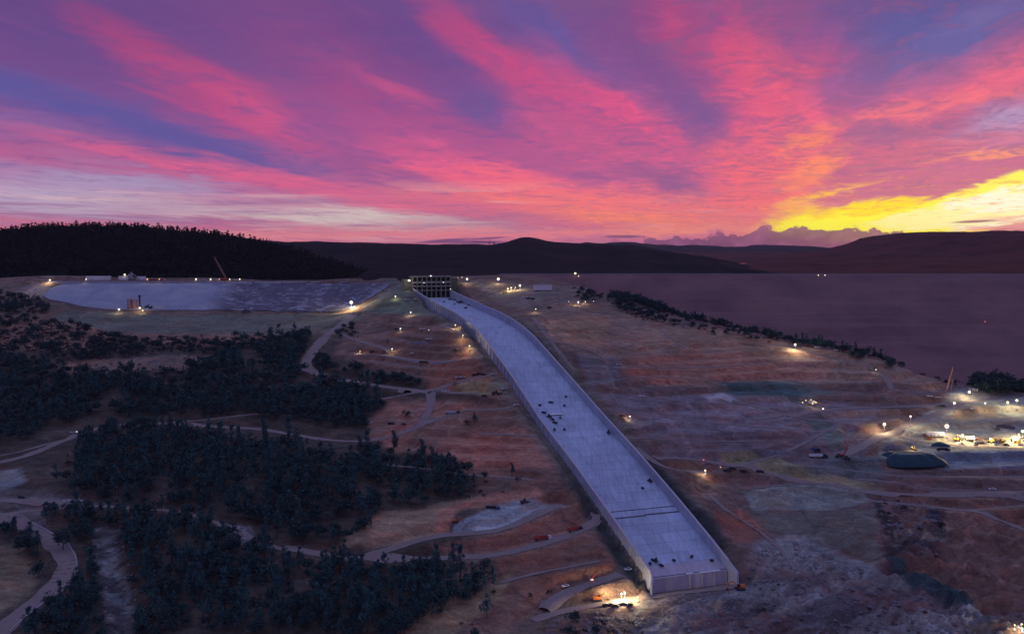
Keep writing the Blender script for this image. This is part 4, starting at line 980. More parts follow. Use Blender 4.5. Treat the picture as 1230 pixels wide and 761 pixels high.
# ------------------------------------------------------------------ spillway chute
chute = empty('spillway_chute', (*chp(0, 27), -228.5))
tag(chute, 'long pale concrete spillway chute running from the gates down to the foreground', 'spillway chute')
ORG = np.array([*chp(0, 27), -228.5])
def local(p): return tuple(np.array(p)-ORG)
def ribbon(name, ss, secs, mat, parent=chute):
    """loft closed cross sections: secs(s) -> list of (c, z)"""
    V = []; k = None
    for s in ss:
        q = secs(s); k = len(q)
        for c, z in q: x, y = chp(s, c); V.append(local((x, y, z)))
    n = len(ss); Fq = [(i*k+j, (i+1)*k+j, (i+1)*k+(j+1) % k, i*k+(j+1) % k) for i in range(n-1) for j in range(k)]
    me = bpy.data.meshes.new(name); me.from_pydata([tuple(map(float, v)) for v in V], [], Fq+[tuple(range(k))[::-1], tuple((n-1)*k+j for j in range(k))]); me.update()
    return link(name, me, mat, parent)
ribbon('floor_base', np.linspace(0, 770, 160), lambda s: [(-offL(s)-1.2, cz(s)-.45), (CWID+1.2, cz(s)-.45), (CWID+1.2, cz(s)-3), (-offL(s)-1.2, cz(s)-3)], M['joint'])
edges = [0.0]; 
while edges[-1] < 66: edges.append(edges[-1]+11.5)
edges[-1] = 69.0; edges += [76.5]
while edges[-1] < 756: edges.append(edges[-1]+11.6)
edges[-1] = 766.0
wide = {69.0: 1.0, 76.5: .7}
for i in range(len(edges)-1):
    s0, s1 = edges[i], edges[i+1]
    g0 = wide.get(s0, .14); g1 = wide.get(s1, .14)
    if abs(s0-524) < 6: g0 = .8
    for j in range(4):
        c0a, c1a = [-offL(s0)+(CWID+offL(s0))*t for t in (j/4, (j+1)/4)]; c0b, c1b = [-offL(s1)+(CWID+offL(s1))*t for t in (j/4, (j+1)/4)]
        jog = (1.0 if j < 2 else 0.0) if s0 in (69.0,) or s1 in (69.0,) else 0.0
        a0 = s0+g0-(jog if s0 == 69.0 else 0); a1 = s1-g1-(jog if s1 == 69.0 else 0)
        V = []
        for dz in (0.0, -.4):
            for s, c0, c1 in ((a0, c0a, c1a), ((a0+a1)/2, (c0a+c0b)/2, (c1a+c1b)/2), (a1, c0b, c1b)):
                for c in (c0+.10, c1-.10): x, y = chp(s, c); V.append(local((x, y, float(cz(s))+dz)))
        Fq = [(0, 1, 3, 2), (2, 3, 5, 4), (0, 6, 7, 1), (4, 5, 11, 10), (0, 2, 8, 6), (2, 4, 10, 8), (1, 7, 9, 3), (3, 9, 11, 5)]
        me = bpy.data.meshes.new('floor_slab'); me.from_pydata(V, [], Fq); me.update(); link('floor_slab', me, M['lip'] if (i == 0) else M['slab'], chute)
def wsec(side):
    def f(s):
        z = float(cz(s))
        if side < 0: c = -float(offL(s)); return [(c+.02, z-.3), (c-1.3, z-9), (c-1.5, z-9), (c-1.5+.3, z+hL(s)), (c-.1, z+hL(s))][::1]
        h = hR(s); return [(CWID-.02, z-.3), (CWID+.1, z+h), (CWID+1.2, z+h), (CWID+1.5, z-9), (CWID+1.3, z-9)]
    return f
ribbon('side_wall', np.linspace(-1.5, 764, 200), wsec(-1), M['wallc'])
ribbon('side_wall', np.linspace(-1.5, 764, 200), wsec(1), M['wallc'])
def cap(side):
    def f(s):
        z = float(cz(s))
        if side < 0: c = -float(offL(s)); h = float(hL(s)); return [(c+.12, z+h+.02), (c+.12, z+h+.55), (c-1.5, z+h+.55), (c-1.5, z+h+.02)]
        h = float(hR(s)); return [(CWID-.12, z+h+.02), (CWID-.12, z+h+.55), (CWID+1.5, z+h+.55), (CWID+1.5, z+h+.02)]
    return f
M['cap'] = noisy('wall_cap_concrete', (.50, .48, .50), .1, .2)
ribbon('wall_coping', np.linspace(-1.5, 764, 200), cap(-1), M['cap']); ribbon('wall_coping', np.linspace(-1.5, 764, 200), cap(1), M['cap'])
# counterforts on the outside of the walls
for side in (-1, 1):
    m_ = MB()
    for s in np.arange(6, 760, 12.0):
        c = -float(offL(s))-1.45 if side < 0 else CWID+1.45; z = float(cz(s)); h = float(hL(s) if side < 0 else hR(s))
        a, b = (c-.8, c) if side < 0 else (c, c+.8)
        m_.box(s-.3, s+.3, a, b, z-8.5, z+h-1.2, lambda S, C_, Z_: local((*chp(S, C_), Z_)))
    m_.build('counterforts', M['wallc'], chute)['kind'] = 'stuff'
# end lip
lm = lambda S, C_, Z_: local((*chp(S, C_), Z_))
MB().box(-2.2, .0, -5.4, CWID, -239.5, -229.0, lm).build('end_wall', M['lip'], chute)
for c in np.linspace(-4.8, CWID-.8, 7): MB().box(-2.9, -2.22, c-.35, c+.35, -239.5, -229.6, lm).build('end_pilaster', M['lip'], chute)
MB().box(-2.7, -.1, CWID-22, CWID-6, -228.96, -228.5, lm).build('lip_cap', M['white'], chute)
MB().box(-2.6, -.1, 22, 27, -228.96, -228.2, lm).box(-3.2, -2.95, 23.5, 24.1, -236, -228.3, lm).build('lip_cap', M['white'], chute)
def wing(side):
    m_ = MB(); n = 6
    for k in range(n):
        t0, t1 = k/n, (k+1)/n; b = len(m_.v)
        for t in (t0, t1):
            s = -1.5-9*t; c = (-5.5-1.4*t*t*3 if side < 0 else CWID+2.5*t*t+ .2*t); h = -228.7+(5.0 if side < 0 else 6.8)*(1-.55*t*t) - 3*t
            for dc, z in ((0, -240), (0, h), (side*1.4, h), (side*1.4, -240)): m_.v.append(lm(s, c+dc, z))
        m_.f += [(b+j, b+(j+1) % 4, b+4+(j+1) % 4, b+4+j) for j in range(4)]
        if k == n-1: m_.f.append((b+4, b+5, b+6, b+7))
    m_.build('wing_wall', M['wallc'], chute)
wing(-1); wing(1)

# ------------------------------------------------------------------ gate structure
gate = empty('gate_structure', (*chp(764, 27), -72)); GO = np.array([*chp(764, 27), -72.0])
tag(gate, 'tall concrete spillway gate structure with tiers of dark bays at the head of the chute', 'gate structure')
gl = lambda C_, S, Z_: tuple(np.array((*chp(764+S, C_), Z_))-GO)
def zv(v): return float(at_y(520, v, 1372)[2])
nb = 8; bw = (CWID+2)/nb
for i in range(nb+1):
    c = -1+i*bw; zb_ = -80
    MB().box(c-.62, c+.62, 0, 22, -80, zv(331.6), gl).build('pier', M['gatec'], gate)
for nm, v0, v1, y0 in (('bridge_deck', 331.8, 333.0, -2.5), ('cross_beam', 337.8, 340.3, -.5), ('cross_beam', 342.9, 344.5, -1.2), ('cross_beam', 348.4, 349.5, -.8)):
    MB().box(-2.2, CWID+2.2, y0, y0+3 if nm == 'cross_beam' else 14, zv(v1), zv(v0), gl).build(nm, M['gatec'], gate)
for i in range(nb):
    c = -1+i*bw; m_ = MB()
    for k in range(6):       # curved skin of a radial gate
        a0, a1 = k/6, (k+1)/6; z0 = -73+a0*24; z1 = -73+a1*24; y0 = 3.5+3*math.sin(a0*math.pi*.9); y1 = 3.5+3*math.sin(a1*math.pi*.9); b = len(m_.v)
        m_.v += [gl(c+.8, y0, z0), gl(c+bw-.8, y0, z0), gl(c+bw-.8, y1, z1), gl(c+.8, y1, z1)]; m_.f.append((b, b+1, b+2, b+3))
    m_.build('radial_gate', M['blk'], gate)
    MB().box(c+.9, c+bw-.9, 2.5, 9, zv(337.6), zv(332.7), gl).build('hoist_housing', M['blk'], gate)
MB().box(-13, -1.9, 1, 20, -80, zv(335.4), gl, taper=.0).build('abutment', M['abut'], gate); MB().box(CWID+1.9, CWID+12, 1, 20, -80, zv(334.5), gl).build('abutment', M['abut'], gate)
r = MB(); 
for i in range(29): r.box(-2+i*2.04, -1.85+i*2.04, -2.3, -2.15, zv(331.8), zv(331.8)+1.1, gl)
r.box(-2.2, CWID+2.2, -2.3, -2.15, zv(331.8)+1.12, zv(331.8)+1.25, gl); r.build('deck_rail', M['grey'], gate)

# ------------------------------------------------------------------ emergency spillway apron (left) and its weir
def apron():
    root = empty('emergency_spillway', tuple(at(250, 360))); O = np.array(root.location)
    tag(root, 'broad pale concrete emergency spillway apron under the crest road at the left', 'spillway apron')
    us = np.linspace(53, 468, 170); top = np.interp(us, [53, 60, 75, 100, 300, 450, 468], [355, 347, 342.5, 340.8, 341, 341.2, 341.8]); bot = np.interp(us, [53, 60, 75, 100, 125, 150, 200, 300, 340, 400, 425, 440, 468], [357, 360.5, 363, 369, 371.8, 372.2, 373, 373.4, 374.4, 376, 370, 361, 344])
    tone = []
    V = []; nv = 22
    for u, a, b in zip(us, top, bot):
        for k in range(nv):
            v = a+(b-a)*k/(nv-1); p = at(u, v); V.append((p[0]-O[0], p[1]-O[1], p[2]+1.3-O[2]))
    V = np.array(V); n = len(us); q = np.arange(n*nv).reshape(n, nv)
    Fq = np.stack([q[:-1, :-1], q[:-1, 1:], q[1:, 1:], q[1:, :-1]], -1).reshape(-1, 4)
    m, qn = new_mat('apron_concrete'); co = qn.n('ShaderNodeNewGeometry').outputs['Position']
    sxyz = qn.n('ShaderNodeSeparateXYZ'); qn.put(sxyz.inputs[0], co)
    nn = qn.noise(co, .03, 5, .6, .4); n2 = qn.noise(qn.mapping(co, scale=(1, 1.8, 1)), .045, 6, .7, 1.2); n3 = qn.noise(co, .25, 5, .7)
    rough_zone = qn.m('MULTIPLY', qn.mr(sxyz.outputs[0], -455, -400, 0, 1, True), 1.0)
    dk = qn.m('MULTIPLY', qn.mr(n2, .40, .51, 0, .95, True), rough_zone)
    dk2 = qn.m('MULTIPLY', qn.mr(qn.m('ADD', sxyz.outputs[1], qn.m('MULTIPLY', nn, 40.0)), 1380, 1398, 0, 1, True), qn.mr(sxyz.outputs[0], -400, -360, 0, .9, True))
    dk2 = qn.m('MULTIPLY', dk2, qn.mr(sxyz.outputs[0], -225, -200, 1, .35, True))
    dk2 = qn.m('MULTIPLY', dk2, qn.mr(qn.noise(qn.mapping(co, rot=(0, 0, .6), scale=(1, .5, 1)), .06, 6, .7, 1.0), .56, .44, .25, 1, True))
    c = qn.mix(qn.mr(nn, .35, .65), (.27, .31, .38, 1), (.40, .41, .46, 1)); c = qn.mix(qn.m('MAXIMUM', dk, dk2), c, (.085, .072, .105, 1)); c = qn.mix(qn.mr(n3, .45, .7, 0, .25), c, (.26, .26, .30, 1))
    finish(m, qn, c, .8, n3, .3, .5, 0, .3)
    s = link('apron_slab', np_mesh('apron_slab', V, Fq, True), m, root)
    th = s.modifiers.new('thick', 'SOLIDIFY'); th.thickness = 1.2; th.offset = -1
    w = MB()
    for u0, u1 in [(x, x+34.2) for x in np.arange(62, 440, 34.6)]:
        p0 = at(u0, 339.6); p1 = at(u1, 339.6); z = (p0[2]+p1[2])/2; w_ = MB(); w_.box(p0[0]-O[0], p1[0]-O[0], p0[1]-O[1], p0[1]+3-O[1], z-2-O[2], z+2.2-O[2]); w_.build('weir_block', M['wallc'], root)
    # bouldery channel fill in the toe
    return root
apron()

# ------------------------------------------------------------------ vehicles, plant, buildings
def wheels(m_, xs, hw, r=.5, w=.35):
    for x in xs:
        for s in (-1, 1): m_.tube((x, s*hw, r), (x, s*(hw-w), r), r, r, 10)
    return m_
def place(root, p, rz): root.location = tuple(p); root.rotation_euler = (0, 0, rz); return root
def mk_pickup(body, name='pickup_truck'):
    r = empty(name, (0, 0, 0)); b = MB().box(-2.8, 2.8, -1, 1, .55, 1.15).box(-2.8, -.6, -1, -.88, 1.15, 1.6).box(-2.8, -.6, .88, 1, 1.15, 1.6).box(-2.8, -2.68, -.88, .88, 1.15, 1.6)
    b.box(1.0, 2.78, -.95, .95, 1.152, 1.35, taper=.08); b.build('body', body, r); cb = MB().box(-.6, 1.3, -.92, .92, 1.152, 1.95, taper=.2).build('cab', M['glass'], r); MB().box(-.35, 1.0, -.7, .7, 1.955, 2.0).build('roof', body, cb)
    for x in (-1.8, 1.8):
        for s in (-1, 1): MB().tube((x, s*1.02, .45), (x, s*.75, .45), .45, .45, 10).build('wheel', M['tyre'], r)
    return r
def mk_truck(body, cab):
    r = empty('haul_truck', (0, 0, 0)); MB().box(-9, 2, -1.25, 1.25, 1.0, 1.35).build('chassis', M['dark'], r)
    b = MB().box(-9, 1.5, -1.3, 1.3, 1.36, 1.6).box(-9, 1.5, -1.3, -1.15, 1.6, 3.0).box(-9, 1.5, 1.15, 1.3, 1.6, 3.0).box(-9, -8.8, -1.15, 1.15, 1.6, 3.0).box(1.3, 1.5, -1.15, 1.15, 1.6, 3.2); b.build('trailer_box', body, r)
    MB().box(2.3, 4.6, -1.2, 1.2, .8, 3.1, taper=.15).box(4.61, 5.8, -1.0, 1.0, .8, 2.0, taper=.1).build('cab', cab, r); MB().box(4.45, 4.68, -.9, .9, 2.1, 2.8).build('windscreen', M['glass'], [o for o in r.children if o.name.startswith('cab')][0])
    for x in (-8, -6.8, 1.2, 2.4, 5):
        for s in (-1, 1): MB().tube((x, s*1.25, .5), (x, s*.85, .5), .5, .5, 10).build('wheel', M['tyre'], r)
    return r
def mk_excavator(paint):
    r = empty('excavator', (0, 0, 0)); t = MB()
    for s in (-1, 1): t.box(-2.4, 2.4, s*1.3-.35, s*1.3+.35, 0, 1.0, taper=.15)
    t.build('tracks', M['dark'], r); MB().tube((0, 0, .9), (0, 0, 1.25), .9, .9, 12).build('turntable', M['dark'], r)
    MB().box(-2.8, 1.4, -1.4, 1.4, 1.26, 2.4, taper=.12).build('house', paint, r); MB().box(.2, 1.9, .35, 1.38, 1.5, 3.1, taper=.1).build('cab', M['glass'], r)
    MB().tube((1.3, -.3, 2.0), (4.4, -.3, 4.6), .38, .32, 6).tube((4.4, -.3, 4.6), (6.6, -.3, 3.4), .32, .28, 6).build('boom', paint, r)
    MB().tube((6.6, -.3, 3.4), (6.9, -.3, .9), .28, .22, 6).build('stick', paint, r); MB().box(6.2, 7.3, -.9, .4, .1, 1.0, taper=.2).build('bucket', M['dark'], r); return r
def lattice(m_, p, q, w0, w1, n, r=.09):
    p = np.array(p, float); q = np.array(q, float); d = (q-p)/np.linalg.norm(q-p); a = np.cross(d, (0, 1, 0)) if abs(d[1]) < .9 else np.cross(d, (1, 0, 0)); a /= np.linalg.norm(a); b = np.cross(d, a)
    pts = []
    for i in range(n+1):
        t = i/n; w = (w0+(w1-w0)*t)*(1 if 0 < i < n else .45); c = p+(q-p)*t; pts.append([c+a*w*x+b*w*y for x, y in ((1, 1), (-1, 1), (-1, -1), (1, -1))])
    for i in range(n):
        for k in range(4): m_.tube(pts[i][k], pts[i+1][k], r, r, 4); m_.tube(pts[i][k], pts[i+1][(k+1) % 4], r*.7, r*.7, 3)
    return m_
def mk_crawler_crane(L, ang, paint):
    r = empty('crawler_crane', (0, 0, 0)); t = MB()
    for s in (-1, 1): t.box(-4, 4, s*2.4-.6, s*2.4+.6, 0, 1.5, taper=.2)
    t.build('tracks', M['dark'], r); MB().box(-5, 2.2, -1.7, 1.7, 1.6, 3.8, taper=.1).build('house', M['red'], r); MB().box(-6.2, -5.02, -2, 2, 1.8, 4.2).build('counterweight', M['dark'], r); MB().box(1.0, 3, 1.75, 2.9, 1.9, 4.1, taper=.1).build('cab', M['glass'], r)
    e = (2+L*math.cos(ang), 0, 2.2+L*math.sin(ang)); lattice(MB(), (2, 0, 2.2), e, .9, .7, 16, .16).build('boom', paint, r)
    MB().tube((-3, 0, 3.8), (-5, 0, 10), .2, .15, 5).tube((-5, 0, 10), e, .06, .06, 3).tube((e[0], 0, e[2]), (e[0], 0, e[2]-L*.35), .07, .07, 3).ball((e[0], 0, e[2]-L*.35), .7).build('rigging', M['dark'], r); return r
def mk_boomlift(paint):
    r = empty('boom_lift', (0, 0, 0)); MB().box(-1.8, 1.8, -1.2, 1.2, .5, 1.1, taper=.1).build('chassis', paint, r); MB().box(-1.6, 1, -1.0, 1.0, 1.15, 2.2, taper=.15).build('turret', M['white'], r)
    MB().tube((-1, 0, 2.1), (5.5, 0, 6.5), .28, .2, 6).build('boom', paint, r); MB().box(5.2, 6.8, -.8, .8, 6.2, 6.35).box(5.2, 5.28, -.8, .8, 6.36, 7.3).box(6.72, 6.8, -.8, .8, 6.36, 7.3).build('basket', M['grey'], r)
    for x in (-1.2, 1.2):
        for s in (-1, 1): MB().tube((x, s*1.2, .5), (x, s*.85, .5), .5, .5, 10).build('wheel', M['tyre'], r)
    return r
def mk_loader(paint):
    r = empty('front_loader', (0, 0, 0)); MB().box(-3.2, .6, -1.1, 1.1, 1.1, 2.4, taper=.15).build('body', paint, r); MB().box(-.6, .9, -.8, .8, 2.42, 3.6, taper=.12).build('cab', M['glass'], r)
    MB().tube((.8, -.7, 1.7), (3.2, -.7, 1.0), .18).tube((.8, .7, 1.7), (3.2, .7, 1.0), .18).build('lift_arms', paint, r); MB().box(3.1, 4.2, -1.5, 1.5, .2, 1.3, taper=.2).build('bucket', M['dark'], r)
    for x in (-2.2, 1.4):
        for s in (-1, 1): MB().tube((x, s*1.35, .8), (x, s*.85, .8), .8, .8, 12).build('wheel', M['tyre'], r)
    return r
def mk_compressor(paint):
    r = empty('generator_trailer', (0, 0, 0)); MB().box(-1.6, 1.6, -.9, .9, .55, 1.9, taper=.12).build('housing', paint, r); MB().tube((1.5, 0, .6), (3, 0, .5), .08).build('drawbar', M['dark'], r)
    for s in (-1, 1): MB().tube((0, s*1.05, .4), (0, s*.8, .4), .4, .4, 10).build('wheel', M['tyre'], r)
    return r
def mk_trailer(L, H, roofm=None, wd=3.2, win=True):
    r = empty('office_trailer', (0, 0, 0)); MB().box(-L/2, L/2, -wd/2, wd/2, .6, H).build('wall', M['white'], r); MB().box(-L/2-.2, L/2+.2, -wd/2-.2, wd/2+.2, H+.01, H+.25).build('roof', roofm or M['bluish_roof'], r)
    MB().box(-L/2+.3, L/2-.3, -wd/2+.2, wd/2-.2, 0, .59).build('skirting', M['grey'], r)
    if win:
        n = max(2, int(L/4)); 
        for i in range(n): x = -L/2+(i+.5)*L/n; MB().box(x-.6, x+.6, -wd/2-.05, -wd/2-.01, 1.3, 2.2).build('window', M['glass'], r)
        dr_ = MB().box(-.45-L*.3, .45-L*.3, -wd/2-.06, -wd/2-.01, .65, 2.5).build('door', M['grey'], r); MB().box(.25-L*.3, .37-L*.3, -wd/2-.12, -wd/2-.065, 1.45, 1.6).build('handle', M['dark'], dr_)
    return r
def mk_light_stand(h, rad, lampm, bare=False):
    r = empty('light_tower', (0, 0, 0)); MB().box(-1.1, 1.1, -.7, .7, .4, 1.4, taper=.1).build('generator', M['grey'], r)
    MB().tube((0, 0, 1.4), (0, 0, h-.2), .10, .07, 6).box(-1.1, 1.1, -.06, .06, h-.35, h-.2).build('mast', M['grey'], r)
    MB().ball((0, 0, h), rad, 10, 7).build('lamp', lampm, r); return r
def mk_light_post(h, rad, lampm):
    r = empty('lamp_post', (0, 0, 0)); MB().tube((0, 0, 0), (0, 0, h-.1), .12, .07, 6).tube((0, 0, 0), (0, 0, .3), .3, .25, 6).build('pole', M['grey'], r); MB().ball((0, 0, h), rad, 10, 7).build('lamp', lampm, r); return r
def light(p, c, W, rad=.8):
    l = bpy.data.lights.new('floodlight', 'POINT'); l.energy = W; l.color = c; l.shadow_soft_size = rad
    o = bpy.data.objects.new('floodlight', l); o.location = tuple(p); col.objects.link(o); return o
WARM = (1, .80, .50); AMB = (1, .70, .36)
# light towers: u, v of the lamp, height, lamp radius (m), lamp, watts, label
LT = [
 (485, 337.5, 6, 1.0, 'lamp_c', 0, 'small pale light left of the bright crest floodlight'),
 (500, 347.3, 4, 1.2, 'lamp_c', 900, 'small light at the head of the left chute wall'),
 (561, 335, 7, 1.8, 'lamp_w', 1200, 'light tower on the crest close to the right of the gates'),
 (598.5, 335, 7, 2.3, 'lamp_w', 2000, 'second brighter light tower on the crest right of the gates'),
 (550, 333.3, 4, .8, 'lamp_o', 0, 'faint amber lamp on the crest road right of the gates'),
 (555, 333, 4, .9, 'lamp_c', 0, 'faint white lamp on the crest road beside the amber one'),
 (475, 355.8, 4, 1.3, 'lamp_w', 700, 'small light on the green mound left of the gates'),
 (493.3, 375, 4, 1.2, 'lamp_w', 900, 'small light at the foot of the green mound'),
 (481, 394.5, 4, 1.2, 'lamp_c', 500, 'white work light on the red terrace below the mound'),
 (471, 418.8, 4, 1.1, 'lamp_c', 500, 'white work light beside the lower haul track terrace'),
 (515, 396, 3, .7, 'lamp_c', 0, 'faint light at the middle of the red terrace'),
 (547, 390, 5, .9, 'lamp_y', 1400, 'upper of three light stands along the left chute wall'),
 (556, 402.5, 5, .9, 'lamp_y', 1400, 'middle of three light stands along the left chute wall'),
 (564, 415, 5, .9, 'lamp_y', 1400, 'lowest of three light stands along the left chute wall'),
 (422, 363, 9, 2.7, 'lamp_w', 22000, 'large floodlight at the toe of the concrete apron'),
 (143, 371.5, 5, 1.6, 'lamp_w', 900, 'floodlight left of the round silos below the apron'),
 (168, 369.6, 5, 1.6, 'lamp_y', 700, 'floodlight at the foot of the silos'),
 (171.5, 372.5, 4, 1.3, 'lamp_y', 500, 'lower yellow lamp beside the silos'),
 (60, 336.3, 4, 1.5, 'lamp_w', 1500, 'lamp at the left end of the crest road'),
 (610, 346.6, 4, 1.5, 'lamp_y', 1600, 'leftmost yellow lamp of the cluster right of the gates'),
 (614, 345.6, 4, 1.5, 'lamp_y', 1600, 'middle yellow lamp of the cluster right of the gates'),
 (619, 345, 4, 1.1, 'lamp_y', 1200, 'dimmest yellow lamp of the cluster right of the gates'),
 (624.5, 342.8, 6, 1.9, 'lamp_w', 1500, 'white lamp at the right end of the yellow cluster'),
 (643.5, 371, 5, .9, 'lamp_w', 800, 'lone light stand on bare ground right of the upper chute'),
 (694.6, 362.7, 4, 1.4, 'lamp_c', 700, 'brightest lamp of the row under the ridge oaks'),
 (703, 362, 3, .9, 'lamp_c', 300, 'middle lamp of the row under the ridge oaks'),
 (713, 361.5, 3, .7, 'lamp_c', 0, 'right lamp of the row under the ridge oaks'),
 (683, 362, 3, .6, 'lamp_c', 0, 'left lamp of the row under the ridge oaks'),
 (955, 413.6, 7, 1.6, 'lamp_w', 6000, 'floodlight on the ridge slope lighting a bare patch before the dam'),
 (1052, 443.6, 4, .9, 'lamp_c', 200, 'small pale lamp on the slope below the ridge end'),
 (756.6, 499.7, 4, 1.0, 'lamp_c', 400, 'white work light on the plain right of the chute'),
 (845, 551.8, 4, .9, 'lamp_r', 0, 'red beacon beside the haul road right of the chute'),
 (847, 564.5, 4, 1.1, 'lamp_w', 1300, 'warm work light below the red beacon'),
 (865.5, 560.5, 3, .7, 'lamp_o', 0, 'dim orange lamp right of the warm work light'),
 (1062, 509, 10, 1.9, 'lamp_w', 9000, 'floodlight tower at the left edge of the lamplit yard'),
 (1093.4, 499.5, 10, 1.3, 'lamp_w', 4500, 'smaller floodlight up the haul road from the yard'),
 (1136.8, 511.2, 12, 2.4, 'lamp_w', 12000, 'largest floodlight in the yard at the right'),
 (1146, 483.6, 10, 1.5, 'lamp_w', 3500, 'floodlight at the left of the upper yard row'),
 (1164, 470.4, 9, 1.7, 'lamp_w', 6000, 'highest floodlight at the top of the yard'),
 (1183, 483.6, 9, 1.3, 'lamp_c', 1800, 'middle floodlight in the upper yard row'),
 (1210, 482.8, 10, 1.6, 'lamp_w', 5000, 'left of the paired floodlights at the right edge'),
 (1221, 480.4, 10, 1.6, 'lamp_w', 5000, 'right of the paired floodlights at the right edge'),
 (1156, 522, 7, 1.5, 'lamp_y', 9000, 'yellow lamp over the brightest patch of the yard'),
 (1169, 523.5, 6, 1.2, 'lamp_y', 7000, 'second yellow lamp over the brightest patch of the yard'),
 (1191, 526, 5, .8, 'lamp_y', 2500, 'dim yellow lamp between the two bright yard patches'),
 (1217, 524, 6, 1.3, 'lamp_y', 8000, 'yellow lamp over the right-hand bright patch'),
 (1223.5, 521, 6, 1.2, 'lamp_y', 5000, 'yellow lamp just above the right-hand bright patch'),
 (1228, 517.5, 9, 1.8, 'lamp_w', 5000, 'large lamp cut by the right edge of the yard'),
 (746.6, 711.6, 6, .75, 'lamp_w', 9500, 'floodlight lighting the bench at the foot of the chute'),
 (750, 709.6, 7, .5, 'lamp_c', 1500, 'smaller lamp head beside the foot-of-chute floodlight'),
 (766, 716, 4, .3, 'lamp_y', 1500, 'tiny lamp at the right end of the floodlit bench'),
 (1218.5, 749.5, 4, .7, 'lamp_y', 1500, 'left lamp of the cluster in the bottom right corner'),
 (1227, 748.5, 4, .7, 'lamp_w', 1500, 'upper lamp of the cluster in the bottom right corner'),
 (1228, 753.5, 3, .6, 'lamp_w', 900, 'lower lamp of the cluster in the bottom right corner'),
 (432.5, 421.5, 3, .8, 'lamp_o', 500, 'orange lamp at the edge of the red terrace'),
]
for u, v, h, rad, lm_, W_, lb in LT:
    p = under(u, v, h); r = mk_light_stand(h, rad*(.70 if rad < 1.4 else .82), M[lm_]); place(r, p, R.random()*3); tag(r, lb, 'light tower')
    W_ *= (2.6 if u < 1040 else 1.7)
    if W_: light((p[0]-(1.0 if W_ < 23000 else 0), p[1]-rad-1.2, p[2]+h-.2), AMB if lm_ in ('lamp_y', 'lamp_o') else WARM, W_)
# lamps on the gate structure
P_ = at_y(491.5, 336.8, 1366); light((P_[0], P_[1]-6, P_[2]), WARM, 2600)
for u, v, rad, lb in [(491.5, 336.8, 2.9, 'brightest floodlight, on the abutment just left of the gate structure'), (517.5, 331.2, 1.7, 'white lamp on the middle of the gate bridge deck'), (509.3, 339.5, 1.1, 'left lamp on the front beam of the gates'), (532.6, 339, 1.2, 'right lamp on the front beam of the gates'), (541.2, 347, 1.0, 'small lamp at the right end of the gates')]:
    P_ = at_y(u, v, 1366 if (v < 335 or u < 495) else 1362); r = empty('bulkhead_lamp', tuple(P_)); MB().ball((0, 0, 0), rad*.75, 10, 6, .6).build('lamp', M['lamp_c'], r); MB().tube((0, .4, -.1), (0, 4.5, -.6), .15).build('bracket', M['grey'], r); tag(r, lb, 'lamp')
# crest lamps on dam
for u, v, rad, y, lm_, lb in [(691, 328.2, 2.0, 1512, 'lamp_w', 'bright lamp on the dam crest left part'), (695, 331.4, 1.0, 1508, 'lamp_y', 'dim yellow lamp just under the bright dam crest lamp'), (983, 330.5, 1.0, 1516, 'lamp_w', 'left of two small lamps on the dam crest'), (991, 330.3, 1.0, 1516, 'lamp_w', 'right of two small lamps on the dam crest'), (757, 330.6, .5, 1516, 'lamp_o', 'faint orange lamp on the dam crest')]:  # the dim yellow ball is added as the bright lamp's reflection
    P_ = at_y(u, v, y); h = max(2.5, P_[2]+42); r = mk_light_post(h, rad*.75, M[lm_]); place(r, (P_[0], P_[1], P_[2]-h), 0); tag(r, lb, 'lamp post')
dp = at_y(1183, 393, 1342); r = mk_light_post(7, .8, M['lamp_r']); place(r, (dp[0], 1342, -42-(1520-1342)*165/430.-.5), 0); tag(r, 'red beacon on a post part way down the dam face', 'beacon')

def put(mk, u, v, rz, label, cat, group=None, s=1.0, lift=0.0):
    r = mk; p = at(u, v); p[2] += lift; place(r, p, rz); r.scale = (s, s, s); tag(r, label, cat, group); return r
def on_chute(u, v):     # point of the chute floor seen at a pixel
    r_ = ray(u, v); lo, hi = 400., 1600.
    for y in np.arange(600, 1420, .5):
        P_ = r_*(y/r_[1]); s, c = sc_of(P_[0], P_[1])
        if P_[2] < cz(s): return P_[0], P_[1], float(cz(s))
chute_rz = math.atan2(CH_D[1], CH_D[0])
# things on the chute: cluster half-way down
CC = [(661.5, 484, 'pickup', 'dark pickup at the upper middle of the chute cluster'), (648.5, 487.5, 'gen', 'small dark generator high by the left wall of the chute'), (653, 496, 'pickup', 'dark pickup left of the white slab mat on the chute'), (678, 488, 'gen', 'faint grey generator on the chute right of the white slab mat'), (680, 477, 'gen', 'uppermost faint generator on the chute'),
      (659.5, 501.5, 'loader', 'dark front loader below left of the white slab mat'), (663.5, 504.5, 'pickup', 'dark pickup touching the loader below the white slab mat'), (673, 502.5, 'gen', 'grey generator just below the white slab mat'), (666.5, 508.5, 'pickup', 'dark pickup low in the chute cluster'), (666, 516.5, 'pickup', 'lowest dark pickup of the chute cluster by the left wall'), (678, 516.5, 'gen', 'lowest faint generator of the chute cluster'), (731, 520.5, 'loader', 'lone dark loader at the right wall of the chute'),
      (780.5, 578.5, 'loader', 'dark loader by the right wall above the cross joint'), (772, 587, 'gen', 'tiny dark box on the chute above the cross joint'),
      (784, 673.5, 'gen', 'small dark generator beside the left wall near the chute end'), (781, 678, 'gen', 'dark box against the left wing at the chute end'), (788, 674.5, 'loader', 'dark loader at the left of the chute end'), (794, 679.5, 'pickup', 'dark pickup nearest the lip of the chute'), (809.5, 674, 'gen', 'flat dark generator in the middle of the chute end'), (831, 669, 'pickup', 'lone dark pickup in the middle near the chute end'), (855, 674, 'gen', 'grey box at the right of the chute end')]
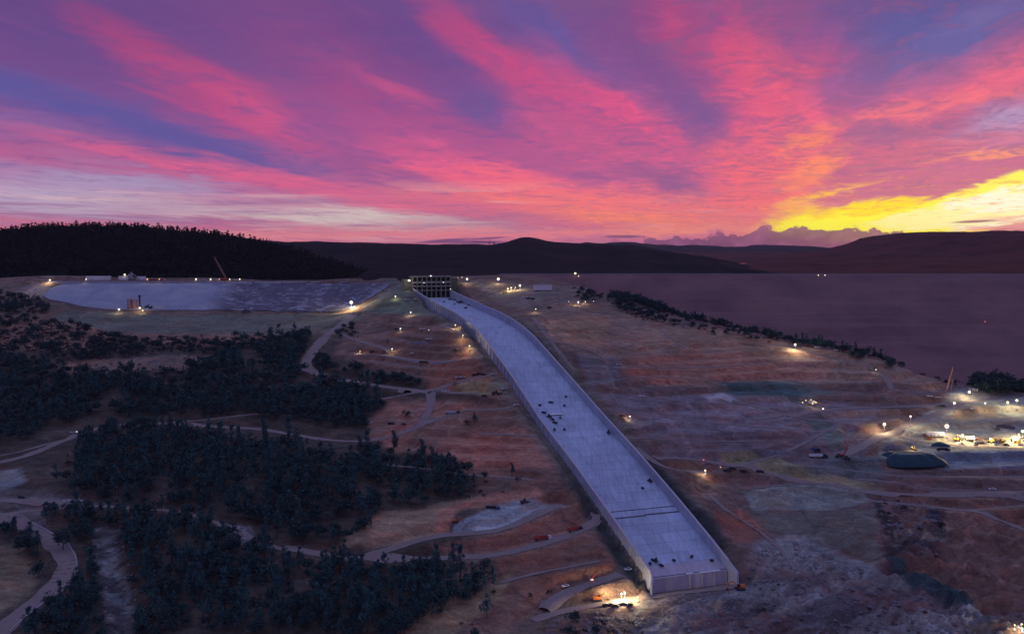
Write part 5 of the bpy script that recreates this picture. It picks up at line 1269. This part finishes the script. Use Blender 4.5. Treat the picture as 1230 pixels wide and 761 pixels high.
TP2 = [(541, 360, 'pickup'), (546, 361, 'gen'), (549, 363, 'pickup'), (553, 364, 'loader'), (556, 363.5, 'gen'), (533.5, 363, 'gen'), (546, 366, 'gen'), (559.5, 370.3, 'pickup'), (565, 367, 'pickup'), (536, 364.5, 'gen'), (551, 366.5, 'gen'), (542, 368, 'gen')]
MKD = {'pickup': lambda: mk_pickup(M['dark']), 'gen': lambda: mk_compressor(M['dark']), 'loader': lambda: mk_loader(M['dark'])}
for u, v, k, lb in CC:
    q = on_chute(u, v); r = MKD[k](); place(r, q, chute_rz+(R.random()-.5)*1.6); ss = .85 if v > 560 else .95; r.scale = (ss, ss, ss); tag(r, lb, {'pickup': 'pickup truck', 'gen': 'generator', 'loader': 'loader'}[k], 'plant on the chute floor')
TP2 = TP2[:9]
for u, v, k in TP2:
    q = on_chute(u, v); r = MKD[k](); place(r, q, R.random()*3); r.scale = (1.1, 1.1, 1.1); tag(r, 'small dark %s on the pink-lit upper chute floor just below the gates' % {'pickup': 'pickup', 'gen': 'generator', 'loader': 'loader'}[k], {'pickup': 'pickup truck', 'gen': 'generator', 'loader': 'loader'}[k], 'dark plant on the upper chute')
q = on_chute(668, 497.5); r = empty('slab_mat', q); place(r, q, math.atan2(CH_C[1], CH_C[0])); b_ = MB().box(-6, 6, -2.8, 2.8, .25, .5); b_.build('panel', M['bright'], r); MB().box(-5.6, -5.2, -2.3, 2.3, 0, .24).box(5.2, 5.6, -2.3, 2.3, 0, .24).build('bearers', M['dark'], r); tag(r, 'white flat panel lying on bearers in the middle of the chute cluster', 'panel')
# slender mast on the upper chute
q = on_chute(553, 362.8); r = empty('mast', q); MB().tube((0, 0, 0), (0, 0, 11), .22, .15, 6).build('pole', M['grey'], r); MB().box(-.9, .9, -.9, .9, 0, .5).build('base', M['dark'], r); tag(r, 'slender grey mast standing on the upper chute below the gates', 'mast')

# chute foot machines
put(mk_truck(M['red'], M['white']), 655, 647.5, .32, 'long red haul truck on the lower left road, farther from the chute', 'truck', s=.95)
put(mk_truck(M['red'], M['dark']), 693, 636.5, .42, 'red haul truck with a dark cab close to the chute on the lower left road', 'truck', s=.85)
put(mk_boomlift(M['red']), 711, 698, .4, 'red boom lift with raised pale boom above the floodlit bench', 'boom lift', s=.95)
put(mk_excavator(M['orange']), 717.5, 721, .2, 'orange excavator at the left of the floodlit bench', 'excavator', s=1.15)
put(mk_pickup(M['white']), 679, 704.5, .4, 'white pickup on the slope road left of the red boom lift', 'pickup truck')
put(mk_pickup(M['white']), 754.5, 684.5, .2, 'white pickup on bare ground left of the chute end', 'pickup truck')
for i, (u, v) in enumerate([(728, 727.5), (733, 727), (738.5, 728.5), (748, 726), (756, 727)]):
    put(mk_pickup(M['dark']), u, v, .1+R.random()*.5, ['leftmost dark pickup parked along the lower edge of the floodlit bench', 'second dark pickup along the edge of the floodlit bench', 'dark pickup in the middle of the floodlit bench edge', 'dark pickup right of the floodlight on the bench', 'rightmost dark pickup on the floodlit bench'][i], 'pickup truck', 'pickups on the floodlit bench', .9)
px_, py_ = chp(-17, CWID+1); place(r := mk_excavator(M['orange']), (px_, py_, float(bil(px_, py_))), 3.3); r.scale = (1.35,)*3; tag(r, 'orange-red excavator at the right end of the chute lip', 'excavator')
put(mk_compressor(M['dark']), 791, 700.5, .3, 'small dark generator at the base of the end wall, left bay', 'generator', s=.9)
put(mk_pickup(M['dark']), 811, 701.5, .3, 'dark pickup at the base of the end wall', 'pickup truck', s=.85)
put(mk_truck(M['dark'], M['blue']), 594, 611, -.15, 'blue flatbed truck on the grey gravel pad', 'truck', s=.75)
put(mk_loader(M['dark']), 630, 604, .5, 'dark loader at the upper right of the gravel pad', 'loader')
put(mk_excavator(M['orange']), 547, 626.5, .1, 'orange machine on the red bank at the left of the gravel pad', 'excavator', s=.85)
# left of the chute, mid
put(mk_truck(M['bluish_roof'], M['dark']), 546, 497, -.1, 'pale flatbed truck with dark cab on the track beside the lone tree', 'truck', s=1.0)
put(mk_pickup(M['dark']), 470, 509.5, .0, 'dark pickup on the pale clearing left of centre', 'pickup truck', s=1.2)
put(mk_pickup(M['dark']), 485, 509.8, .0, 'smaller dark vehicle right of the clearing pickup', 'pickup truck', s=.8)
put(mk_pickup(M['white']), 443, 508.5, .4, 'white pickup at the edge of the wood by the clearing', 'pickup truck', s=.9)
put(mk_loader(M['dark']), 596, 474, .2, 'dark machine parked on the haul road end by the chute wall', 'loader', s=1.3)
put(mk_pickup(M['dark']), 582, 476, .1, 'dark pickup left of the machine by the chute wall', 'pickup truck')
put(mk_pickup(M['white']), 606, 467.5, .6, 'white pickup against the chute wall above the dark machine', 'pickup truck')
for u, v, m_, lb in [(550, 453.8, 'white', 'left white pickup of the row on the upper red terrace'), (555.5, 453.6, 'white', 'right white pickup of the row on the upper red terrace'), (547, 461, 'grey', 'long grey vehicle on the haul road bend'), (570, 450.8, 'dark', 'dark vehicle near the top of the haul road'), (575.5, 449.5, 'dark', 'second dark vehicle near the top of the haul road'), (581, 450.5, 'dark', 'rightmost dark vehicle near the top of the haul road'), (593, 449.5, 'white', 'white vehicle at the head of the haul road'), (525, 470.4, 'dark', 'dark pickup at the road junction left of the chute'), (533, 470, 'white', 'white pickup at the road junction left of the chute'), (537, 470.4, 'white', 'second white pickup at the road junction'), (620, 487, 'white', 'white pickup beside the chute wall at the end of the pale track')]:
    put(mk_pickup(M[m_]), u, v, .3+R.random()*.4, lb, 'pickup truck', 'pickups left of the chute')
for u, v, k, lb in [(447, 423, 'dark', 'left dark truck on the red terrace'), (463, 423, 'dark', 'right dark truck on the red terrace'), (477, 396, 'dark', 'dark vehicle left of the terrace work light'), (466, 409, 'grey', 'grey vehicle in the middle of the red terrace'), (507, 396, 'white', 'white vehicle at the middle top of the terrace'), (515, 408, 'white', 'white vehicle by the pale patch on the terrace'), (496, 425, 'white', 'white vehicle at the lower right of the terrace'), (548, 421, 'dark', 'dark machine near the three light stands'), (489, 360.5, 'white', 'white vehicle on the green mound'), (501, 360, 'white', 'pale vehicle right on the green mound')]:
    put(mk_pickup(M[k]), u, v, R.random(), lb, 'pickup truck', 'vehicles on the red terrace', 1.15)
# far left crest
put(mk_trailer(35, 6.5, M['bluish_roof'], 10), 118.5, 336.6, 0, 'long white building on the crest road at the left', 'building')
put(mk_trailer(14, 6.5, M['bluish_roof'], 8), 149, 336.4, 0, 'shorter lamplit white building right of the long one', 'building')
for u, rad, lm_, lb in [(103.5, 1.4, 'lamp_c', 'lamp at the left end of the long white crest building'), (150, 1.9, 'lamp_w', 'lamp on the roof of the short crest building'), (177, 1.6, 'lamp_o', 'reddish lamp left of the crest machines'), (191.5, 1.3, 'lamp_o', 'orange lamp among the crest machines'), (235.5, 1.6, 'lamp_w', 'white lamp at the left of the crest lamp row'), (253, 1.5, 'lamp_w', 'second white lamp of the crest lamp row'), (263.5, 1.1, 'lamp_o', 'orange lamp of the crest lamp row'), (276, 1.1, 'lamp_w', 'white lamp right of the tan crane'), (288, 1.3, 'lamp_w', 'rightmost white lamp of the crest lamp row')]:
    v = 329.8 if u == 150 else 335.2; hh_ = 9 if u == 150 else 3
    p = under(u, v, hh_); r = mk_light_post(hh_, rad*.72, M[lm_]); place(r, p, 0); tag(r, lb, 'lamp post'); light((p[0], p[1]-3, p[2]+hh_), WARM if lm_ == 'lamp_w' else AMB, 500)
def mk_batch():
    r = empty('batch_plant', (0, 0, 0)); MB().box(-3, 3, -3, 3, 5, 16, taper=.5).build('mixing_tower', M['grey'], r); MB().tube((0, 0, 16), (0, 0, 19), 2.4, .8, 10).build('hopper', M['grey'], r)
    MB().tube((3, 0, 15), (17, 0, 3), .9, .9, 6).build('conveyor', M['grey'], r); l_ = MB()
    for a in (-2.6, 2.6):
        for b in (-2.6, 2.6): l_.tube((a, b, 0), (a, b, 5), .25)
    l_.build('support_frame', M['dark'], r); MB().tube((-5.5, 0, 2), (-5.5, 0, 13), 1.6, 1.6, 12).tube((-5.5, 0, 13), (-5.5, 0, 14.5), 1.6, .3, 12).build('cement_silo', M['grey'], r); return r
put(mk_batch(), 158, 337, 0, 'grey concrete batching tower among the crest buildings at the left', 'batch plant', s=.72)
put(mk_trailer(12, 6, M['bluish_roof'], 6), 170, 336.6, 0, 'grey-white shed right of the batching tower', 'shed')
for u, k in ((181, 'red'), (186, 'red'), (192, 'orange'), (196, 'red')): put(mk_truck(M[k], M['white']), u, 336.8, R.random()*.2, 'red-lit truck in the short queue on the crest road right of the shed', 'truck', 'trucks queued on the crest road', .7)
for u in (240, 246, 257, 262, 283): put(mk_pickup(M['white']), u, 336.8, R.random()*.3, 'white pickup parked on the crest road near the tan crane', 'pickup truck', 'pickups on the crest road', 1.2)
p = at(270.5, 336.8); r = mk_crawler_crane(39, math.radians(118), M['rust']); place(r, p, 0); tag(r, 'tan lattice crane leaning left above the crest road', 'crane')
# silos at the apron toe
def mk_silos():
    r = empty('storage_silos', (0, 0, 0))
    for i, (x, rr, h, mm) in enumerate([(-6, 3.4, 14, 'silo'), (1.2, 3.8, 13.5, 'silo')]):
        MB().tube((x, 0, 0), (x, 0, h), rr, rr, 18).build('silo', M[mm], r); MB().tube((x, 0, h), (x, 0, h+1.6), rr, .6, 18).build('silo_roof', M['grey'], r)
    MB().tube((8.2, 0, 0), (8.2, 0, 18), 1.3, 1.3, 12).tube((8.2, 0, 18), (8.2, 0, 20), 1.8, 1.8, 12).build('filter_tower', M['dark'], r); MB().box(-9, 9.5, -4.5, -4.2, 7, 7.3).box(5.5, 10.5, -2, 2, 0, 3).build('walkway', M['grey'], r); return r
put(mk_silos(), 161, 371, 0, 'pair of pinkish round silos with a dark stack below the apron', 'silos', s=1.0)
put(mk_trailer(10, 3.2), 192.5, 371, 0, 'small white trailer on the green bench right of the silos', 'trailer', s=1.1)
put(mk_pickup(M['white']), 218, 369.5, 0, 'white pickup alone on the bench right of the silo trailer', 'pickup truck', s=1.1)
put(mk_loader(M['dark']), 178, 370, 0, 'dark loader between the silos and the white trailer', 'loader', s=1.4)
put(mk_loader(M['dark']), 182, 371, 1, 'dark machine beside the loader near the silos', 'loader', s=1.2)
# right of gates
put(mk_trailer(25, 7, M['bluish_roof'], 9, False), 652, 348.6, 0, 'long white shed on the crest right of the gate structure', 'shed')
for u, v, k in ((631, 357.5, 'white'), (635, 359, 'dark'), (640, 359.5, 'dark'), (660, 370, 'dark'), (607, 352, 'dark'), (690, 346, 'red')): put(mk_pickup(M[k]), u, v, R.random(), {(631, 357.5): 'white pickup on dark ground right of the upper chute', (635, 359): 'dark pickup next to the white one right of the upper chute', (640, 359.5): 'second dark pickup right of the upper chute', (660, 370): 'dark pickup beside the lone light stand', (607, 352): 'dark pickup below the yellow lamp cluster', (690, 346): 'red pickup right of the long crest shed'}[(u, v)], 'pickup truck', 'vehicles right of the upper chute', 1.2)
# tower crane on horizon ridge
def mk_tower_crane():
    r = empty('tower_crane', (0, 0, 0)); lattice(MB(), (0, 0, 0), (0, 0, 42), 1.3, 1.3, 16, .22).build('mast', M['dark'], r); lattice(MB(), (-15, 0, 42), (48, 0, 45), 1.0, .7, 18, .2).build('jib', M['dark'], r)
    MB().box(-15, -10, -1.5, 1.5, 38.5, 41.5).build('counterweight', M['dark'], r); MB().box(-1.4, 1.4, -1.8, -.2, 39, 41.5).build('cab', M['grey'], r); MB().tube((0, 0, 45), (0, 0, 52), .5, .2, 4).tube((0, 0, 52), (40, 0, 45), .12, .12, 3).tube((0, 0, 52), (-13, 0, 42.5), .12, .12, 3).build('tie_bars', M['dark'], r); return r
P_ = at_y(588, 293, 2440); r = mk_tower_crane(); place(r, (P_[0], 2440, P_[2]-36), math.radians(176)); r.scale = (.95,)*3; tag(r, 'thin tower crane silhouetted above the far ridge behind the gates', 'tower crane')
m_ = MB().box(-5, 5, -5, 5, -60, .2, taper=1.0); m_.build('footing', M['gatec'], r)
# right side
for u, v, k, rz, lb in [(743.5, 438.6, 'white', .1, 'white truck on the upper track right of the chute'), (771, 476.5, 'white', .5, 'white pickup on the plain right of the chute'), (747, 500.5, 'red', .1, 'red pickup on the plain left of its work light'), (851, 566, 'orange', .3, 'orange vehicle under the warm work light'), (873, 566, 'dark', 0, 'dark vehicle right of the orange one'), (880, 563.5, 'dark', 0, 'second dark vehicle on the tan strip'), (893, 566.5, 'dark', 0, 'third dark vehicle on the tan strip'), (913, 567, 'dark', 0, 'last dark vehicle of the tan strip'), (982, 418, 'white', 0, 'white vehicle on the ridge slope right of its floodlight'), (1006, 421.5, 'white', 0, 'pale vehicle further right on the ridge slope'), (1192, 588.5, 'white', 0, 'white truck on the lower right haul road'), (1117, 476.5, 'white', -.3, 'white pickup on the track left of the yard'), (1127, 478, 'white', -.3, 'second white pickup left of the yard')]:
    put(mk_pickup(M[k]), u, v, rz, lb, 'pickup truck', 'vehicles right of the chute', 1.15)
put(mk_truck(M['white'], M['dark']), 985.5, 549.5, .02, 'long white truck in front of the blue one on the right-hand plain', 'truck', s=1.15)
put(mk_truck(M['blue'], M['dark']), 979, 541.5, .1, 'dark blue truck behind the long white truck', 'truck', s=.9)
put(mk_crawler_crane(14, math.radians(70), M['red']), 1012, 548, 0, 'small red crane right of the white and blue trucks', 'crane', s=.62)
put(mk_loader(M['dark']), 1017, 552, 2.6, 'dark loader at the foot of the small red crane', 'loader', s=1.1)
put(mk_loader(M['dark']), 1007, 549, .6, 'dark loader left of the small red crane', 'loader', s=1.0)
# lamplit screening plant left of the yard
def mk_plant(s_):
    r = empty('screening_plant', (0, 0, 0)); MB().box(-4, 4, -2.2, 2.2, 2.5, 5.5, taper=.4).build('screen_deck', M['grey'], r); l_ = MB()
    for a in (-3.5, 3.5):
        for b in (-1.8, 1.8): l_.tube((a, b, 0), (a, b, 2.5), .2)
    l_.build('support_frame', M['dark'], r); MB().tube((4, 0, 4.5), (15, 0, .8), .55, .55, 6).build('conveyor', M['rust'], r); MB().tube((-4, 0, 4), (-13, 1, 6.5), .5, .5, 6).tube((-12, 1, 0), (-12, 1, 6), .2).build('conveyor', M['rust'], r)
    MB().box(-3, 0, 2.3, 4.5, 0, 3, taper=.5).build('feed_hopper', M['yellow'], r); return r
put(mk_plant(1), 975, 487, -.35, 'lamplit screening plant on the plain left of the yard', 'screening plant', s=1.0)
for i, (u, v) in enumerate([(964, 483), (968, 480.5), (974, 479.8), (980, 483), (976, 484.5), (988.5, 490.5)]):
    h = 5; p = under(u, v, h); r = mk_light_post(h, .55 if i < 5 else .85, M['lamp_y'] if i < 5 else M['lamp_c']); place(r, p, 0); tag(r, 'small yellow lamp of the string round the screening plant' if i < 5 else 'white lamp at the right end of the screening plant', 'lamp post', 'lamps round the screening plant')
p = at(976, 487); light((p[0], p[1]-6, p[2]+6), AMB, 1200)
# yard
put(mk_trailer(16, 3.6, M['bluish_roof'], 5), 1123.5, 523.5, 0, 'long white trailer under the largest yard floodlight', 'trailer', s=1.0)
put(mk_plant(1), 1165, 530, .1, 'screening plant in the brightest patch of the yard', 'screening plant', s=1.0)
put(mk_plant(1), 1220, 531, 2.9, 'screening plant at the right edge in the second bright patch', 'screening plant', s=1.0)
put(mk_loader(M['yellow']), 1150, 529, .2, 'yellow loader at the left of the brightest yard patch', 'loader', s=1.2)
put(mk_loader(M['yellow']), 1189, 531, 3.0, 'yellow loader between the two bright yard patches', 'loader', s=1.2)
put(mk_excavator(M['yellow']), 1203, 531, 2.8, 'yellow excavator left of the right-hand screening plant', 'excavator', s=1.1)
put(mk_truck(M['grey'], M['white']), 1179, 532, .05, 'grey truck parked in the yard between plant and loader', 'truck', s=.8)
put(mk_truck(M['dark'], M['dark']), 1135, 541, .05, 'dark truck on the near side of the yard below the trailer', 'truck', s=.85)
put(mk_trailer(9, 3.2), 1169, 469.5, .05, 'white cabin beside the highest yard floodlight', 'cabin')
put(mk_pickup(M['white']), 1169, 491.5, .3, 'white pickup in the dim middle of the yard', 'pickup truck')
for i, (u, v) in enumerate([(1110, 523), (1116, 527), (1155, 534), (1172, 535), (1196, 534), (1209, 535), (1226, 534), (1198, 516)]):
    put(mk_pickup(M[['red', 'orange', 'white', 'grey', 'white', 'dark', 'white', 'dark'][i]]), u, v, R.random(), ['red pickup left of the long yard trailer', 'orange pickup below the long yard trailer', 'white pickup below the brightest yard patch', 'grey pickup below the brightest yard patch', 'white pickup between the bright patches', 'dark pickup left below the right-hand bright patch', 'white pickup at the right edge of the yard', 'dark pickup on the dark ground above the yard plant'][i], 'pickup truck', 'pickups in the yard')
for u_ in (728, 760):
    p = at(u_, 719); light((p[0], p[1], p[2]+6), AMB, 5200)  # extra lights without fixtures, added to widen the pool on the bench
p = at(1096.5, 540); r = mk_loader(M['yellow']); place(r, p, -1.2); tag(r, 'yellow loader with lit headlights left of the tarped mound', 'loader'); h_ = MB().ball((.2, -1.2, 3.0), .55).ball((.2, 1.2, 3.0), .55).build('headlight', M['lamp_y'], r); light((p[0], p[1]-4, p[2]+4), AMB, 1500)
def mound(name, u, v, L, Wd, H, mat, label, cat, rz=0, seed=0):
    p = at(u, v); n, k = 36, 10; V = [(0, 0, H)]; 
    for j in range(1, k+1):
        for i in range(n):
            a = 2*math.pi*i/n; t = j/k; w_ = 1+.14*math.sin(3*a+seed)+.07*math.sin(7*a+seed*2)+.05*(NR.rand()-.5); ex = t*w_
            x = L/2*ex*math.copysign(abs(math.cos(a))**.8, math.cos(a)); y = Wd/2*ex*math.copysign(abs(math.sin(a))**.8, math.sin(a)); V.append((x, y, (min(H, H*2.3*(1-t)) if L > 50 else H*(1-t**1.3))-(1.5 if j == k else 0)+(NR.rand()-.5)*.35))
    me = bpy.data.meshes.new(name); F_ = [(0, 1+i, 1+(i+1) % n) for i in range(n)]+[(1+(j-1)*n+i, 1+j*n+i, 1+j*n+(i+1) % n, 1+(j-1)*n+(i+1) % n) for j in range(1, k) for i in range(n)]
    me.from_pydata(V, [], F_); me.update(); me.polygons.foreach_set('use_smooth', [True]*len(me.polygons)); o = link(name, me, mat, None, (p[0], p[1], p[2]-.3)); o.rotation_euler = (0, 0, rz); return tag(o, label, cat)
mound('stockpile', 1092, 554, 60, 30, 8.5, M['tarp'], 'dark teal tarped stockpile in front of the lamplit yard', 'stockpile', -.08, 1)
mound('stockpile', 1072, 537, 32, 12, 3.0, M['rock'], 'grey rubble heap behind the tarped stockpile', 'stockpile', .1, 2)
mound('stockpile', 1128, 534, 20, 10, 3.5, M['tarp'], 'small dark stockpile below the long yard trailer', 'stockpile', 0, 3)
mound('stockpile', 930, 543, 34, 16, 3.5, M['rock'], 'low grey mound left of the blue truck', 'stockpile', .1, 4)
mound('stockpile', 1205, 512, 26, 10, 2.6, M['rebar'], 'dark flat heap in the dim part of the yard', 'stockpile', 0, 5)
mound('stockpile', 508, 411, 26, 14, 2.2, M['rock'], 'pale grey heap on the red terrace', 'stockpile', 0, 6)
mound('stockpile', 295, 374.5, 14, 9, 5, M['rebar'], 'dark rubble heap at the toe of the apron', 'stockpile', 0, 7)
# leaning barge-like slab boom by the yard
p = at(1136, 470); r = empty('belt_conveyor', tuple(p)); MB().tube((0, 0, 0), (7, 0, 27), .8, .7, 6).tube((6, 0, 0), (6.5, 0, 14), .3, .3, 5).build('belt_frame', M['rust'], r); tag(r, 'tall reddish conveyor boom leaning at the left of the yard', 'conveyor')
# left foreground cars
for u, v, lb in [(80, 602, 'left parked pale car in the row on the far left road'), (87, 602, 'second parked car in the row on the far left road'), (95, 602, 'third parked pale car in the row on the far left road')]: put(mk_pickup(M['white']), u, v, .1, lb, 'car', 'cars on the far left road', .9)
put(mk_pickup(M['dark']), 26, 598, .0, 'dark car beside the left paved pad', 'car', s=.9)
p = at(88, 520); r = mk_pickup(M['white']); place(r, p, .5); tag(r, 'white pickup with a headlight on the curving dirt track at the left', 'pickup truck'); MB().ball((3.0, 0, 1.2), .5).build('headlight', M['lamp_c'], r)
# guard rail on paved bend
Q = roadw[14][1]; r = empty('guard_rail', tuple(Q[0])); g_ = MB(); d = np.gradient(Q[:, :2], axis=0); d /= np.linalg.norm(d, axis=1)[:, None]; side = Q[:, :2]+np.stack([-d[:, 1], d[:, 0]], 1)*6.3
pr = None
for i in range(8, len(side)-2, 2):
    a = (*side[i]-Q[0, :2], float(bil(*side[i]))+.9-Q[0, 2])
    if pr: g_.tube(pr, a, .22, .22, 4)
    pr = a
g_.build('rail', M['white'], r); g_ = MB()
for i in range(8, len(side)-2, 2): a = side[i]-Q[0, :2]; z = float(bil(*side[i]))-Q[0, 2]; g_.box(a[0]-.1, a[0]+.1, a[1]-.1, a[1]+.1, z-.3, z+.9)
o_ = g_.build('posts', M['grey'], r); o_['kind'] = 'stuff'; tag(r, 'pale guard rail round the outside of the paved bend at bottom left', 'guard rail')

# ------------------------------------------------------------------ haze
hz = MB().box(-14000, 14000, -3500, 14000, float(GZ.min())-1.5, 330)
hm, q = new_mat('haze'); pv = q.n('ShaderNodeVolumePrincipled'); pv.inputs['Color'].default_value = (.90, .86, .95, 1); pv.inputs['Density'].default_value = HAZE = 1.7e-5; pv.inputs['Anisotropy'].default_value = 0.0
oo = q.n('ShaderNodeOutputMaterial'); q.nt.links.new(pv.outputs[0], oo.inputs['Volume'])
tag(hz.build('haze', hm), kind='stuff')
